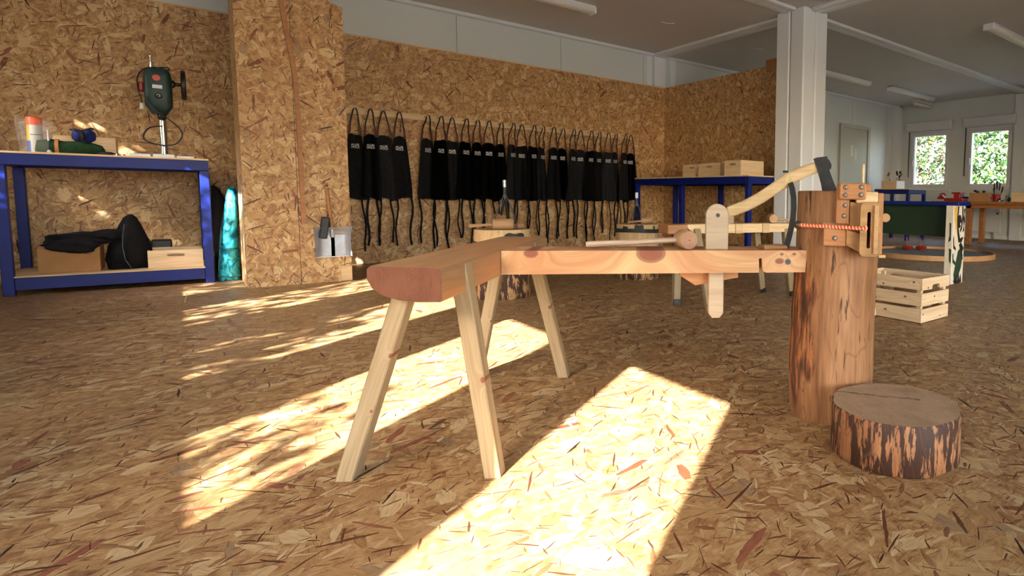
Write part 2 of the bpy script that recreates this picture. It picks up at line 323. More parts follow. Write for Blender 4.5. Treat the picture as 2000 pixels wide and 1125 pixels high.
# ------------------------------------------------------------------ mesh helpers
def B(): return bmesh.new()
def box(l, w_, h, bev=.0, c=(0, 0, 0), bm=None, mat=0, rotm=None):
    bm = bm or B()
    m = Matrix.Translation(c) @ (rotm or Matrix.Identity(4)) @ Matrix.Diagonal((l, w_, h, 1))
    r = bmesh.ops.create_cube(bm, size=1, matrix=m)
    es = list({e for v in r['verts'] for e in v.link_edges})
    for f in {f for v in r['verts'] for f in v.link_faces}: f.material_index = mat
    if bev: bmesh.ops.bevel(bm, geom=es, offset=bev, segments=1, affect='EDGES', material=-1)
    return bm
def span(a, b, bev=0, bm=None, mat=0):
    return box(b[0]-a[0], b[1]-a[1], b[2]-a[2], bev, ((a[0]+b[0])/2, (a[1]+b[1])/2, (a[2]+b[2])/2), bm, mat)
def prism(pts, depth, bev=0, bm=None, off=0):
    """polygon in XZ, extruded along Y symmetric about off"""
    bm = bm or B()
    a = [bm.verts.new((x, off-depth/2, z)) for x, z in pts]; b = [bm.verts.new((x, off+depth/2, z)) for x, z in pts]
    n = len(pts); fs = [bm.faces.new(a), bm.faces.new(b[::-1])]
    for i in range(n): fs.append(bm.faces.new((a[i], b[i], b[(i+1) % n], a[(i+1) % n])))
    bmesh.ops.recalc_face_normals(bm, faces=fs)
    if bev:
        es = [e for e in {e for f in fs[:2] for e in f.edges}]
        bmesh.ops.bevel(bm, geom=es, offset=bev, segments=1, affect='EDGES', material=-1)
    return bm
def lathe(prof, seg=24, bm=None, fn=None, c=(0, 0, 0), cap_mat=None, axis='Z'):
    bm = bm or B(); rings = []
    for k, (r, z) in enumerate(prof):
        ring = []
        for i in range(seg):
            a = 2*math.pi*i/seg; rr = r*(fn(a, z) if fn else 1)
            p = (rr*math.cos(a), rr*math.sin(a), z)
            if axis == 'X': p = (p[2], p[0], p[1])
            if axis == 'Y': p = (p[1], p[2], p[0])
            ring.append(bm.verts.new((p[0]+c[0], p[1]+c[1], p[2]+c[2])))
        rings.append(ring)
    for a, b in zip(rings, rings[1:]):
        for i in range(seg): bm.faces.new((a[i], a[(i+1) % seg], b[(i+1) % seg], b[i]))
    f0 = bm.faces.new(rings[0][::-1]); f1 = bm.faces.new(rings[-1])
    if cap_mat is not None: f0.material_index = cap_mat; f1.material_index = cap_mat
    return bm
def tube(pts, r, seg=8, bm=None, flat_=None, upv=(0, 0, 1)):
    """sweep a round (or flat: (width, thickness)) section along points"""
    bm = bm or B(); P = [Vector(p) for p in pts]; n = len(P); rings = []; pu = None
    for i, p in enumerate(P):
        t = (P[min(i+1, n-1)]-P[max(i-1, 0)]).normalized()
        u = Vector(upv) if pu is None else pu
        u = u-t*u.dot(t)
        if u.length < 1e-4: u = Vector((1, 0, 0))-t*t.x
        u.normalize(); pu = u; v = t.cross(u)
        rr = r[i] if isinstance(r, (list, tuple)) else r
        if flat_:
            a, b = flat_; ring = [p+v*(a/2)*sx+u*(b/2)*sy for sx, sy in ((1, 1), (-1, 1), (-1, -1), (1, -1))]
        else: ring = [p+(u*math.cos(2*math.pi*k/seg)+v*math.sin(2*math.pi*k/seg))*rr for k in range(seg)]
        rings.append([bm.verts.new(q) for q in ring])
    k = len(rings[0])
    for a, b in zip(rings, rings[1:]):
        for i in range(k): bm.faces.new((a[i], a[(i+1) % k], b[(i+1) % k], b[i]))
    bm.faces.new(rings[0][::-1]); bm.faces.new(rings[-1]); bmesh.ops.recalc_face_normals(bm, faces=bm.faces[:])
    return bm
def loft(rings, bm=None, cap=True):
    bm = bm or B(); rs = [[bm.verts.new(p) for p in r] for r in rings]; k = len(rs[0])
    for a, b in zip(rs, rs[1:]):
        for i in range(k): bm.faces.new((a[i], a[(i+1) % k], b[(i+1) % k], b[i]))
    if cap: bm.faces.new(rs[0][::-1]); bm.faces.new(rs[-1])
    bmesh.ops.recalc_face_normals(bm, faces=bm.faces[:]); return bm
def grid(nu, nv, fn, thick=0, bm=None):
    bm = bm or B(); vs = [[bm.verts.new(fn(i/nu, j/nv)) for i in range(nu+1)] for j in range(nv+1)]
    fs = [bm.faces.new((vs[j][i], vs[j][i+1], vs[j+1][i+1], vs[j+1][i])) for j in range(nv) for i in range(nu)]
    if thick: bmesh.ops.solidify(bm, geom=fs, thickness=thick)
    bmesh.ops.recalc_face_normals(bm, faces=bm.faces[:]); return bm
def blob(rx, ry, rz, c=(0, 0, 0), sub=3, amp=.12, freq=3, seed=0, bm=None, flatz=None):
    bm = bm or B(); r = bmesh.ops.create_icosphere(bm, subdivisions=sub, radius=1); rg = random.Random(seed); ph = [rg.uniform(0, 6) for _ in range(9)]
    for v in r['verts']:
        p = v.co.copy(); k = 1+amp*(math.sin(freq*p.x+ph[0])*math.sin(freq*p.y+ph[1])+.6*math.sin(2.1*freq*p.z+ph[2]+p.x*3)+.5*math.sin(2.7*freq*p.y+ph[3]))
        v.co = Vector((c[0]+p.x*rx*k, c[1]+p.y*ry*k, c[2]+p.z*rz*k))
        if flatz is not None: v.co.z = max(v.co.z, flatz)
    return bm
def smooth(pts, n=5):
    P = [Vector(p) for p in pts]; out = []
    for i in range(len(P)-1):
        a, b, c, d_ = P[max(i-1, 0)], P[i], P[i+1], P[min(i+2, len(P)-1)]
        for k in range(n):
            t_ = k/n; out.append(.5*((2*b)+(c-a)*t_+(2*a-5*b+4*c-d_)*t_*t_+(3*b-a-3*c+d_)*t_**3))
    return out+[P[-1]]
WM = {}
def mesh_of(name, bm, mats, smooth=35):
    me = bpy.data.meshes.new(name); bm.to_mesh(me); bm.free()
    for mm in (mats if isinstance(mats, (list, tuple)) else [mats]): me.materials.append(M[mm] if isinstance(mm, str) else mm)
    if smooth and len(me.polygons):
        me.polygons.foreach_set('use_smooth', [True]*len(me.polygons)); me.set_sharp_from_angle(angle=R(smooth))
    return me
def link(o, parent, mat):
    col.objects.link(o); WM[o] = mat
    if parent: o.parent = parent; o.matrix_basis = WM[parent].inverted() @ mat
    else: o.matrix_basis = mat
    return o
def obj(name, bm, mats, parent=None, mat=None, smooth=35):
    me = bm if isinstance(bm, bpy.types.Mesh) else mesh_of(name, bm, mats, smooth)
    return link(bpy.data.objects.new(name, me), parent, mat or Matrix.Identity(4))
def tag(o, label=None, cat=None, group=None, kind=None):
    for k, v in (('label', label), ('category', cat), ('group', group), ('kind', kind)):
        if v: o[k] = v
    return o
def thing(name, label, cat, loc=(0, 0, 0), rz=0, group=None):
    o = bpy.data.objects.new(name, None); o.empty_display_size = .05
    link(o, None, Matrix.Translation(loc) @ Matrix.Rotation(rz, 4, 'Z')); return tag(o, label, cat, group)
def struct(name, bm, mats, parent=None, smooth=35, mat=None):
    o = obj(name, bm, mats, parent, mat, smooth)
    if not parent: o['kind'] = 'structure'
    return o
def frame(p0, p1, yref=(0, 0, 1), at=0.0):
    """matrix with X along p0>p1, Z as near yref as can be, origin at p0 + at*(p1-p0)"""
    p0, p1 = Vector(p0), Vector(p1); x = (p1-p0).normalized(); z = Vector(yref); z = (z-x*z.dot(x)).normalized(); y = z.cross(x)
    m_ = Matrix((x, y, z)).transposed().to_4x4(); m_.translation = p0+(p1-p0)*at; return m_
def plank(name, p0, p1, wy, wz, mat, parent=None, yref=(0, 0, 1), bev=.002):
    L = (Vector(p1)-Vector(p0)).length
    return obj(name, box(L, wy, wz, bev, (L/2, 0, 0)), mat, parent, frame(p0, p1, yref))
def T(x, y, z, rz=0, ry=0, rx=0):
    return Matrix.Translation((x, y, z)) @ Matrix.Rotation(rz, 4, 'Z') @ Matrix.Rotation(ry, 4, 'Y') @ Matrix.Rotation(rx, 4, 'X')
def copy_tree(o, mat, parent=None):
    c = o.copy(); col.objects.link(c); WM[c] = mat
    c.parent = parent; c.matrix_basis = (WM[parent].inverted() @ mat) if parent else mat
    for ch in [k for k in list(WM) if k.parent == o]:
        copy_tree(ch, mat @ (WM[o].inverted() @ WM[ch]), c)
    return c
def circle_bolt(r, h=.004, seg=16): return lathe([(r, 0), (r, h*.6), (r*.8, h)], seg)
ORD = ['first', 'second', 'third', 'fourth', 'fifth', 'sixth', 'seventh', 'eighth', 'ninth', 'tenth', 'eleventh', 'twelfth', 'thirteenth', 'fourteenth', 'fifteenth',
       'sixteenth', 'seventeenth', 'eighteenth', 'nineteenth', 'twentieth', 'twenty-first', 'twenty-second', 'twenty-third', 'twenty-fourth', 'twenty-fifth']
exec_parts = []
#PART2
# ------------------------------------------------------------------ the place
XL, XR, YB, YF, ZC = -1.6, 11.3, 6.81, -4.4, 2.70
struct('floor', span((XL, YF, -.03), (XR, YB+.02, 0)), 'osb_floor')
struct('ground', span((-40, -40, -.4), (60, 50, -.3)), 'ground')
struct('ceiling', span((XL-.1, YF-.1, ZC), (XR+.1, YB+.12, ZC+.12)), 'ceil')
def wall_x(name, xa, xb, ya, yb, ops, mat='white'):
    bm = B(); ops = sorted(ops); y = ya
    for (a, b, z0, z1) in ops:
        span((xa, y, 0), (xb, a, ZC), bm=bm); span((xa, a, 0), (xb, b, z0), bm=bm); span((xa, a, z1), (xb, b, ZC), bm=bm); y = b
    span((xa, y, 0), (xb, yb, ZC), bm=bm)
    return struct(name, bm, mat)
GZ0, GZ1, FB = 1.05, 2.03, .105            # glass bottom, glass top, frame breadth round the glass
left_glass = [(-.84+1.25*k, -.18+1.25*k) for k in range(0, 6)]
right_glass = [(5.68, 6.36), (4.47, 5.15), (2.9, 3.58)]  # last one is out of view, added to light the right room
wall_x('wall_left', XL-.12, XL, YF, YB+.02, [(a-FB, b+FB, GZ0-FB, GZ1+FB) for a, b in left_glass])
wall_x('wall_right', XR, XR+.12, YF, YB+.02, [(a-FB, b+FB, GZ0-FB, GZ1+FB) for a, b in right_glass])
fill_door_glass = [(-1.25+1.24*k, -.21+1.24*k) for k in range(4)]; DZ0, DZ1 = .16, 2.2      # unseen glazed doors added behind the viewer to let in daylight
bm = B(); xq = XL-.12
for a, b in fill_door_glass:
    if a-FB > xq+.001: span((xq, YF-.1, 0), (a-FB, YF, ZC), bm=bm)
    span((a-FB, YF-.1, 0), (b+FB, YF, DZ0-.1), bm=bm); span((a-FB, YF-.1, DZ1+.1), (b+FB, YF, ZC), bm=bm); xq = b+FB
span((xq, YF-.1, 0), (XR+.12, YF, ZC), bm=bm); struct('wall_front', bm, 'white')
def bars(x0, x1, y0, y1, z0, z1, t):
    bm = B()
    span((x0, y0, z0), (x1, y0+t, z1), .004, bm); span((x0, y1-t, z0), (x1, y1, z1), .004, bm)
    span((x0, y0+t, z0), (x1, y1-t, z0+t), .004, bm); span((x0, y0+t, z1-t), (x1, y1-t, z1), .004, bm); return bm
def window(name, x, s, ga, gb, full, idx):
    """s = +1 when the room lies on the -x side"""
    ya, yb = ga-FB, gb+FB; f = thing(name, None, None, (x, (ga+gb)/2, GZ0)); del_ = [f.pop(k, None) for k in ('label', 'category')]
    f['kind'] = 'structure'; f.name = 'window_%d' % idx
    X = lambda a, b: (min(x+s*a, x+s*b), max(x+s*a, x+s*b))
    o = obj('window_frame', bars(*X(-.012, .1), ya, yb, GZ0-FB, GZ1+FB, .055), 'pvc', f)
    o = obj('sash', bars(*X(-.03, .06), ya+.045, yb-.045, GZ0-FB+.045, GZ1+FB-.045, .06), 'pvc', f)
    xa, xb = X(.015, .023); obj('pane', span((xa, ga-.002, GZ0-.002), (xb, gb+.002, GZ1+.002)), 'glass', o)
    if full:
        xa, xb = X(-.06, -.03); obj('handle', span((xa, yb-.09, 1.42), (xb, yb-.065, 1.55), .006), 'pvc', o)
        xa, xb = X(-.13, 0); rb = obj('roller_box', span((xa, ya-.04, GZ1+FB+.005), (xb, yb+.05, GZ1+FB+.19), .02), 'pvc', f)
        xa, xb = X(-.02, -.008); obj('pull_strap', span((xa, yb+.02, 1.2), (xb, yb+.035, GZ1+FB), .002), 'black', f)
        xa, xb = X(-.05, 0); obj('sill', span((xa, ya-.03, GZ0-FB-.03), (xb, yb+.03, GZ0-FB), .004), 'pvc', f)
    portal((x+s*.16, (ga+gb)/2, (GZ0+GZ1)/2), (s, 0, 0), gb-ga)
def portal(loc, zdir, width, height=GZ1-GZ0):
    pl = bpy.data.lights.new('window_portal', 'AREA'); pl.shape = 'RECTANGLE'; pl.size = width; pl.size_y = height; pl.cycles.is_portal = True
    po = bpy.data.objects.new('window_portal', pl); col.objects.link(po)
    zdir = Vector(zdir); yv = Vector((0, 0, 1)); xv = yv.cross(zdir)
    m_ = Matrix((xv, yv, zdir)).transposed().to_4x4(); m_.translation = loc; po.matrix_world = m_
k = 1
for ga, gb in right_glass: window('window', XR, 1, ga, gb, k <= 2, k); k += 1
for ga, gb in left_glass: window('window', XL, -1, ga, gb, False, k); k += 1
for ga, gb in fill_door_glass:  # added doors, out of view, supplying fill daylight
    f = thing('door', None, None, ((ga+gb)/2, YF, 0)); f.name = 'door_%d' % (k-8); f['kind'] = 'structure'; k += 1
    bm = bars(-.012, .1, -gb-.099, -ga+.099, DZ0-.1, DZ1+.1, .1); o = obj('door_frame', bm, 'pvc', f, Matrix.Translation((0, YF, 0)) @ Matrix.Rotation(R(-90), 4, 'Z'))
    obj('pane', span((ga, YF-.06, DZ0), (gb, YF-.052, DZ1)), 'glass', o)
    portal(((ga+gb)/2, YF-.16, (DZ0+DZ1)/2), (0, -1, 0), gb-ga, DZ1-DZ0)
# back wall: white steel panels, OSB cladding to 2.26 m up to the partition
wb = struct('wall_back', span((XL-.12, YB+.06, 0), (XR+.12, YB+.12, ZC)), 'white')
xs = [XL]+[-1.423+1.236*i for i in range(11) if XL+.1 < -1.423+1.236*i < XR]+[XR]
for a, b in zip(xs, xs[1:]): obj('wall_panel', span((a+.002, YB+.02, 0), (b-.002, YB+.06, ZC), .002), 'white', wb)
obj('osb_cladding', span((XL, YB, 0), (5.107, YB+.02, 2.25)), 'osb_xz', wb)
struct('trim_1', span((XL, YB-.006, 2.25), (5.1, YB+.02, 2.264), .002), 'pine')
struct('trim_2', span((XL, YB-.05, ZC-.035), (XR, YB+.02, ZC), .004), 'post')
struct('baseboard_back', span((1.0, YB-.012, 0), (5.1, YB, .055), .003), 'osb_xz')
wp = struct('wall_partition', span((5.107, 4.42, 0), (5.17, YB, 2.26)), 'osb_sum')
obj('batten', span((5.09, 4.66, 2.2), (5.107, 4.82, 2.33), .004), 'larch', wp)
struct('trim_3', span((4.80, YB+.005, 2.264), (4.90, YB+.02, ZC-.03), .004), 'post')
struct('trim_4', span((4.915, YB-.02, 2.264), (5.107, YB+.02, ZC-.03), .004), 'post')
struct('trim_5', span((5.2, YB-.01, 2.2), (5.3, YB+.02, ZC-.03), .004), 'post')
# column where four module corners meet, and the shallow ceiling beams
cl = struct('column', span((4.965, 4.175, 0), (4.985, 4.195, ZC)), 'post')
for sx in (-1, 1):
    for sy in (-1, 1):
        cx_, cy_ = 4.975+sx*.1, 4.185+sy*.1
        obj('post', box(.19, .19, ZC, .014, (cx_, cy_, ZC/2)), 'post', cl)
for i, (a, b) in enumerate((((4.885, YF, 2.668), (4.968, 3.98, ZC)), ((4.982, YF, 2.668), (5.065, 3.98, ZC)), ((4.885, 4.39, 2.668), (4.968, YB, ZC)), ((4.982, 4.39, 2.668), (5.065, YB, ZC)),
                            ((XL, 4.10, 2.668), (4.77, 4.178, ZC)), ((XL, 4.192, 2.668), (4.77, 4.267, ZC)), ((5.18, 4.10, 2.668), (XR, 4.178, ZC)), ((5.18, 4.192, 2.668), (XR, 4.267, ZC)))):
    struct('trim_%d' % (6+i), span(a, b, .004), 'post')
struct('trim_14', span((XR-.06, 4.16, 0), (XR, 4.36, ZC-.03), .004), 'post')
struct('trim_15', span((XR-.16, YB-.14, 0), (XR, YB+.02, ZC), .004), 'post')
struct('baseboard_right', span((XR-.02, YF, 0), (XR, YB, .07), .003), 'post')
# grey steel door in the back wall
dr = struct('door_1', span((9.36, YB-.01, .01), (10.2, YB+.03, 2.1), .004), 'grey_door')
bm = span((9.28, YB-.03, 0), (9.36, YB+.02, 2.17), .004); span((10.2, YB-.03, 0), (10.28, YB+.02, 2.17), .004, bm); span((9.36, YB-.03, 2.1), (10.2, YB+.02, 2.17), .004, bm)
obj('door_frame', bm, 'grey_door', dr)
obj('door_handle', tube([(10.1, YB-.012, 1.02), (10.1, YB-.055, 1.02), (10.0, YB-.055, 1.02)], .01), 'chrome', dr)
bm = span((9.62, YB-.013, 1.55), (9.72, YB-.011, 1.78)); span((9.76, YB-.013, 1.5), (9.84, YB-.011, 1.72), bm=bm); obj('notice', bm, 'print', dr)
# ceiling lamps, all switched off
def lamp(x0, x1, y, label):
    L = x1-x0; t = thing('ceiling_lamp', label, 'lamp', ((x0+x1)/2, y, ZC), 0, 'tube lamps on the ceiling')
    obj('lamp_body', span((-L/2, -.06, -.03), (L/2, .06, 0), .004), 'post', t, WM[t])
    bm = loft([[(x, r*math.cos(a)*.062, -.03-r*.045*max(0, math.sin(a))) for a in [math.pi*k/10 for k in range(11)]] for x, r in ((-L/2, .8), (-L/2+.02, 1), (L/2-.02, 1), (L/2, .8))])
    obj('diffuser', bm, 'lamp', t, WM[t])
    for s in (-1, 1): obj('end_cap', span((s*L/2-.012, -.064, -.078), (s*L/2+.012, .064, -.002), .01), 'post', t, WM[t])
lamp(2.0, 3.27, 5.62, 'long white tube lamp nearest the OSB wall, cut by the top of the picture')
lamp(7.1, 8.6, 5.75, 'white tube lamp partly hidden by the column')
lamp(9.2, 10.7, 5.7, 'white tube lamp on the ceiling before the two windows')
lamp(6.7, 8.1, 2.93, 'white tube lamp at the right edge of the picture')
t = thing('exit_lamp', 'small box lamp on the ceiling close to the far corner', 'lamp', (10.95, 6.05, ZC))
obj('lamp_body', span((-.3, -.06, -.05), (.3, .06, 0), .01), 'post', t, WM[t]); obj('diffuser', span((-.28, -.05, -.11), (.28, .05, -.05), .02), 'lamp', t, WM[t])
for (x, y), lab in zip(((4.15, 5.48), (5.68, 5.54)), ('bent white clip on the ceiling above the apron rail', 'bent white clip on the ceiling beyond the partition')):
    t = thing('ceiling_clip', lab, 'clip', (x, y, ZC), 0, 'bent clips on the ceiling')
    for s in (-1, 1): obj('clip_wing', tube([(0, 0, -.012), (s*.07, -s*.03, -.004)], .006, flat_=(.012, .006)), 'post', t, WM[t])
# electric heater under the right window
t = thing('wall_heater', 'flat white electric heater under the right window', 'heater', (XR-.07, 4.86, .12))
obj('heater_body', span((XR-.1, 4.5, .13), (XR-.02, 5.22, .6), .01), 'pvc', t)
obj('grille', span((XR-.106, 4.52, .51), (XR-.1, 5.2, .58), .001), 'alu', t)
obj('dial', lathe([(.02, 0), (.018, .014)], 14, axis='X', c=(XR-.118, 4.56, .49)), 'black', t)
for y in (4.6, 5.1): obj('foot', span((XR-.09, y, 0), (XR-.04, y+.03, .13), .004), 'pvc', t)

# ------------------------------------------------------------------ outside: hedge before the far windows, young trees before the left ones
def leaves(name, n, fn, size, mat, parent=None, seed=1):
    rg = np.random.default_rng(seed); P = np.array([fn(rg) for _ in range(n)])
    a = rg.normal(size=(n, 3)); a /= np.linalg.norm(a, axis=1)[:, None]; b = rg.normal(size=(n, 3)); b -= a*(a*b).sum(1)[:, None]; b /= np.linalg.norm(b, axis=1)[:, None]
    s = size*rg.uniform(.6, 1.3, (n, 1)); V = np.stack([P-a*s, P+b*s*.45, P+a*s, P-b*s*.45], 1).reshape(-1, 3)
    me = bpy.data.meshes.new(name); me.from_pydata(V.tolist(), [], [(4*i, 4*i+1, 4*i+2, 4*i+3) for i in range(n)]); me.materials.append(M[mat])
    return link(bpy.data.objects.new(name, me), parent, Matrix.Identity(4))
def hedge(name, label, y0, y1, mat, seed, n):
    t = thing(name, label, 'hedge', (15.6, (y0+y1)/2, -.3))
    o = leaves('foliage', n, lambda g: (14.9+g.uniform(0, 1.3)+.35*math.sin(g.uniform(0, 6)), g.uniform(y0, y1), g.uniform(-.3, 3.9)), .075, mat, t, seed); o['kind'] = 'stuff'
    g = random.Random(seed)
    for i in range(5):
        y = y0+(i+.5)*(y1-y0)/5; obj('branch', tube([(15.5, y, -.3), (15.5+g.uniform(-.2, .2), y+g.uniform(-.3, .3), 1.3), (15.4+g.uniform(-.3, .3), y+g.uniform(-.4, .4), 3.4)], [.05, .035, .012], 6), 'bark', t)
hedge('leafy_hedge', 'sunlit green hedge seen through the right window', 3.2, 7.12, 'leaf', 3, 15000)
hedge('blossoming_hedge', 'pale sunlit hedge seen through the left window', 7.35, 11.2, 'leaf_pale', 4, 15000)
t = thing('sky_screen_trees', 'unseen tree belt added outside the left window wall to hold back sky light', 'hedge', (-10, 0, -.3))  # unseen trees, added to dim the sky light through the left windows
o = leaves('foliage', 9000, lambda g: (-10+g.uniform(-.8, .8), g.uniform(-16, 12), g.uniform(-.3, 5.2)), .3, 'leaf', t, 9); o['kind'] = 'stuff'
for i in range(7): obj('trunk', tube([(-10, -14+4*i, -.3), (-10.1, -13.9+4*i, 2.5), (-10, -14+4*i, 4.8)], [.12, .09, .03], 7), 'bark', t)
def young_tree(x, y, h, clumps, lab, seed):
    t = thing('young_tree', lab, 'tree', (x, y, -.3)); g = random.Random(seed)
    obj('trunk', tube([(x, y, -.3), (x+.05, y-.03, h*.5), (x, y+.04, h)], [.05, .035, .01], 7), 'bark', t)
    for (cx_, cy_, cz_, r, n) in clumps:
        obj('branch', tube([(x, y, cz_-.5), ((x+cx_)/2, (y+cy_)/2, cz_-.2), (cx_, cy_, cz_)], [.02, .014, .005], 6), 'bark', t)
        def f(q, c=(cx_, cy_, cz_), r=r):
            v = q.normal(size=3); v /= np.linalg.norm(v); return np.array(c)+v*r*q.uniform(.1, 1)**.5
        o = leaves('foliage', n, f, .055, 'leaf', t, seed); o['kind'] = 'stuff'; seed += 1
young_tree(-3.7, .75, 3.0, [(-3.6, .78, 2.5, .42, 800), (-3.5, .45, 2.3, .3, 330), (-3.6, 1.0, 2.8, .28, 300)], 'leafy young tree outside the left window wall, nearest the bench', 21)
young_tree(-3.8, -.75, 2.6, [(-3.6, -.62, 2.48, .28, 90), (-3.7, -.9, 2.4, .22, 50)], 'thin young tree outside the left window wall, behind the viewer', 31)
young_tree(-3.9, 2.2, 3.1, [(-3.6, 1.95, 2.85, .42, 330), (-3.6, 1.6, 2.45, .28, 200)], 'young tree outside the left window wall, near the blue workbench', 41)
young_tree(-3.8, 3.4, 3.3, [(-3.6, 3.0, 2.8, .5, 950), (-3.6, 4.2, 2.75, .5, 1500), (-3.6, 4.35, 3.25, .45, 900), (-3.6, 3.85, 3.1, .35, 500)], 'young tree outside the left window wall, by the back corner', 51)
# ------------------------------------------------------------------ shaving bench in front
R0 = Vector((.408, 1.35, 0)); SD = Vector((.615, .788, 0)).normalized(); SN = Vector((-SD.y, SD.x, 0))
def SP(t_, q, z): return R0+SD*t_+SN*q+Vector((0, 0, z))
def mallet(name, head_c, axis, handle_end, label, group, rh=.029, lh=.085, r0=.0105, r1=.0115, hm='ash', em='mallet_end'):
    hc = Vector(head_c); ax = Vector(axis).normalized(); he = Vector(handle_end)
    t = thing(name, label, 'mallet', (hc.x, hc.y, hc.z-rh), 0, group)
    h = obj('head', lathe([(rh*.9, -lh/2), (rh, -lh*.46), (rh*1.06, 0), (rh, lh*.46), (rh*.92, lh/2)], 28, axis='X', cap_mat=1), ['malletw', em], t, frame(hc-ax*.01, hc+ax*.01, at=.5))
    obj('pin', lathe([(.002, 0), (.002, .001)], 8, axis='X', c=(lh/2, 0, 0)), 'black', h, frame(hc-ax*.01, hc+ax*.01, at=.5))
    L = (he-hc).length; fr = frame(hc, he)
    obj('handle', loft([[(x, r*math.cos(a)*1.0, r*.85*math.sin(a)) for a in [2*math.pi*k/14 for k in range(14)]] for x, r in ((0, r0), (L*.3, r0), (L*.55, r0*.92), (L*.8, r1*.96), (L*.97, r1*1.05), (L, r1*.9))]), hm, t, fr)
    return t
def bench():
    t = thing('shaving_bench', 'low wooden shaving bench with splayed legs and a long rail, in front', 'bench', (.664, 1.867, 0))
    sec = [(0, .542), (.004, .548), (.172, .548), (.181, .54), (.181, .518), (.168, .497), (.142, .482), (.105, .474), (.06, .471), (.004, .474), (0, .48)]
    bm = loft([[(t_+(.27*q if i == 0 else 0), q, z) for q, z in sec] for i, t_ in enumerate((0, .06, .5, 1.05))])
    bm.normal_update()
    for f in bm.faces:
        if abs(f.normal.x) > .8: f.material_index = 1
    s_ = obj('seat', bm, ['seat', 'seat_end'], t, frame(SP(0, 0, 0), SP(1, 0, 0)))
    obj('saw_cut', span((.184, -.0012, .478), (.188, .004, .546)), 'darkwood', s_, frame(SP(0, 0, 0), SP(1, 0, 0)))
    out = tuple(-SN)
    for (p0, p1, mt) in (((.272, 1.67, 0), SP(.13, .13, .49), 'pine_leg'), ((.553, 1.448, 0), SP(.165, .02, .548), 'pine_leg2'), ((1.075, 2.085, 0), SP(.87, .02, .548), 'pine_leg2'), ((.815, 2.30, 0), SP(.87, .13, .49), 'pine_leg')):
        p0 = Vector(p0); p1 = Vector(p1); dd = (p1-p0).normalized(); L = (p1-p0).length; fr = frame(p0, p1, out)
        bm = box(L+.04, .046, .04, .003, (L/2, 0, 0)); iz = fr.inverted()          # feet cut level with the floor
        bmesh.ops.bisect_plane(bm, geom=bm.verts[:]+bm.edges[:]+bm.faces[:], plane_co=iz @ Vector((0, 0, .0005)), plane_no=iz.to_3x3() @ Vector((0, 0, -1)), clear_outer=True)
        bmesh.ops.holes_fill(bm, edges=bm.edges[:])
        if p1.z > .52:                                                              # half-lapped into the seat's side, cut level below its top
            bmesh.ops.bisect_plane(bm, geom=bm.verts[:]+bm.edges[:]+bm.faces[:], plane_co=iz @ Vector((0, 0, .543)), plane_no=iz.to_3x3() @ Vector((0, 0, 1)), clear_outer=True); bmesh.ops.holes_fill(bm, edges=bm.edges[:])
        obj('leg', bm, mt, t, fr)
    rs = Vector((.675, 1.689, .478)); rd = Vector((.8332, -.553, 0)).normalized(); fr = frame(rs, rs+rd)
    pts = [(0, 0), (.772, 0), (.772, .045), (.781, .045), (.783, .01), (.788, .003), (.795, 0), (.924, 0), (.931, .006), (.931, .07), (0, .07)]
    rl = obj('rail', prism(pts, .16, .0, off=.08), 'rail', t, fr, 20)
    obj('screw', lathe([(.009, 0), (.0085, .002), (.004, .003)], 12, axis='Y', c=(.865, -.003, .034)), 'steel', rl, fr)
    obj('bolt', tube([(.80, .03, -.004), (.87, .03, -.004)], .005), 'chrome', rl, fr)
    a0 = [(-.036, 0), (.036, 0)]+[(.036*math.cos(math.pi*k/12), .108+.036*math.sin(math.pi*k/12)) for k in range(13)]
    up_ = obj('swing_arm', prism([(x+.643, z+.07) for x, z in a0], .02, .002, off=.045), 'ply', t, fr)
    obj('pivot_hole', lathe([(.0062, 0), (.0062, .0015)], 16, axis='Y', c=(.645, .0338, .178)), 'black', up_, fr)
    pv = obj('foot_lever', prism([(.619, .01), (.619, -.135), (.63, -.15), (.655, -.15), (.667, -.135), (.667, .01)], .03, .002, off=.055), 'ply', t, fr)
    obj('treadle', prism([(.53, .0), (.53, -.017), (.58, -.05), (.721, -.026), (.721, .0)], .022, .002, off=.088), 'larch', t, fr)
    return fr
RF = bench()
def RP(x, y, z): return RF @ Vector((x, y, z-.478))
mallet('wooden_mallet', RP(.545, .062, .578), RF.to_3x3() @ Vector((.22, -1, 0)), RP(.238, .075, .561), 'round-headed wooden mallet with a pale ash handle lying on the front bench rail', 'wooden mallets')
bm = box(.085, .05, .016, .004); g = random.Random(4)
for v in bm.verts: v.co += Vector((g.uniform(-.005, .005), g.uniform(-.006, .006), g.uniform(-.002, .003)*(v.co.z > 0)))
tag(obj('wood_wedge', bm, 'darkwood', None, RF @ T(.825, .05, .078, .25)), 'small rough brown wood wedge lying on the bench rail beside the stump', 'wood block')

# ------------------------------------------------------------------ tall stump with its clamp, axe, strap, cord and stool
SC = Vector((1.573, 1.167, 0)); SB = Vector((SC.x, SC.y, 0)).normalized(); SU = Vector((SB.y, -SB.x, 0))
ST = Matrix((SU, SB, Vector((0, 0, 1)))).transposed().to_4x4(); ST.translation = SC          # x right, y away, z up, seen from the bench side
def SL(u, z, w_): return ST @ Vector((u, -w_, z))
t = thing('chopping_stump', 'tall debarked log stump carrying a wooden clamp, at the end of the bench', 'stump', tuple(SC))
prof = [(.135, 0, 0), (.138, .03, 0), (.14, .17, -.003), (.136, .35, -.001), (.134, .52, .007), (.131, .70, .008), (.1305, .733, .008), (.127, .737, .008)]
seg = 48
rings = []
for r_, z, cx_ in prof:
    rings.append([(cx_+r_*(1+.022*math.sin(3*a+1)+.016*math.sin(7*a+z*5)+.008*math.sin(17*a))*math.cos(a), r_*(1+.022*math.sin(3*a+1)+.016*math.sin(7*a+z*5)+.008*math.sin(17*a))*math.sin(a), z) for a in [2*math.pi*k/seg for k in range(seg)]])
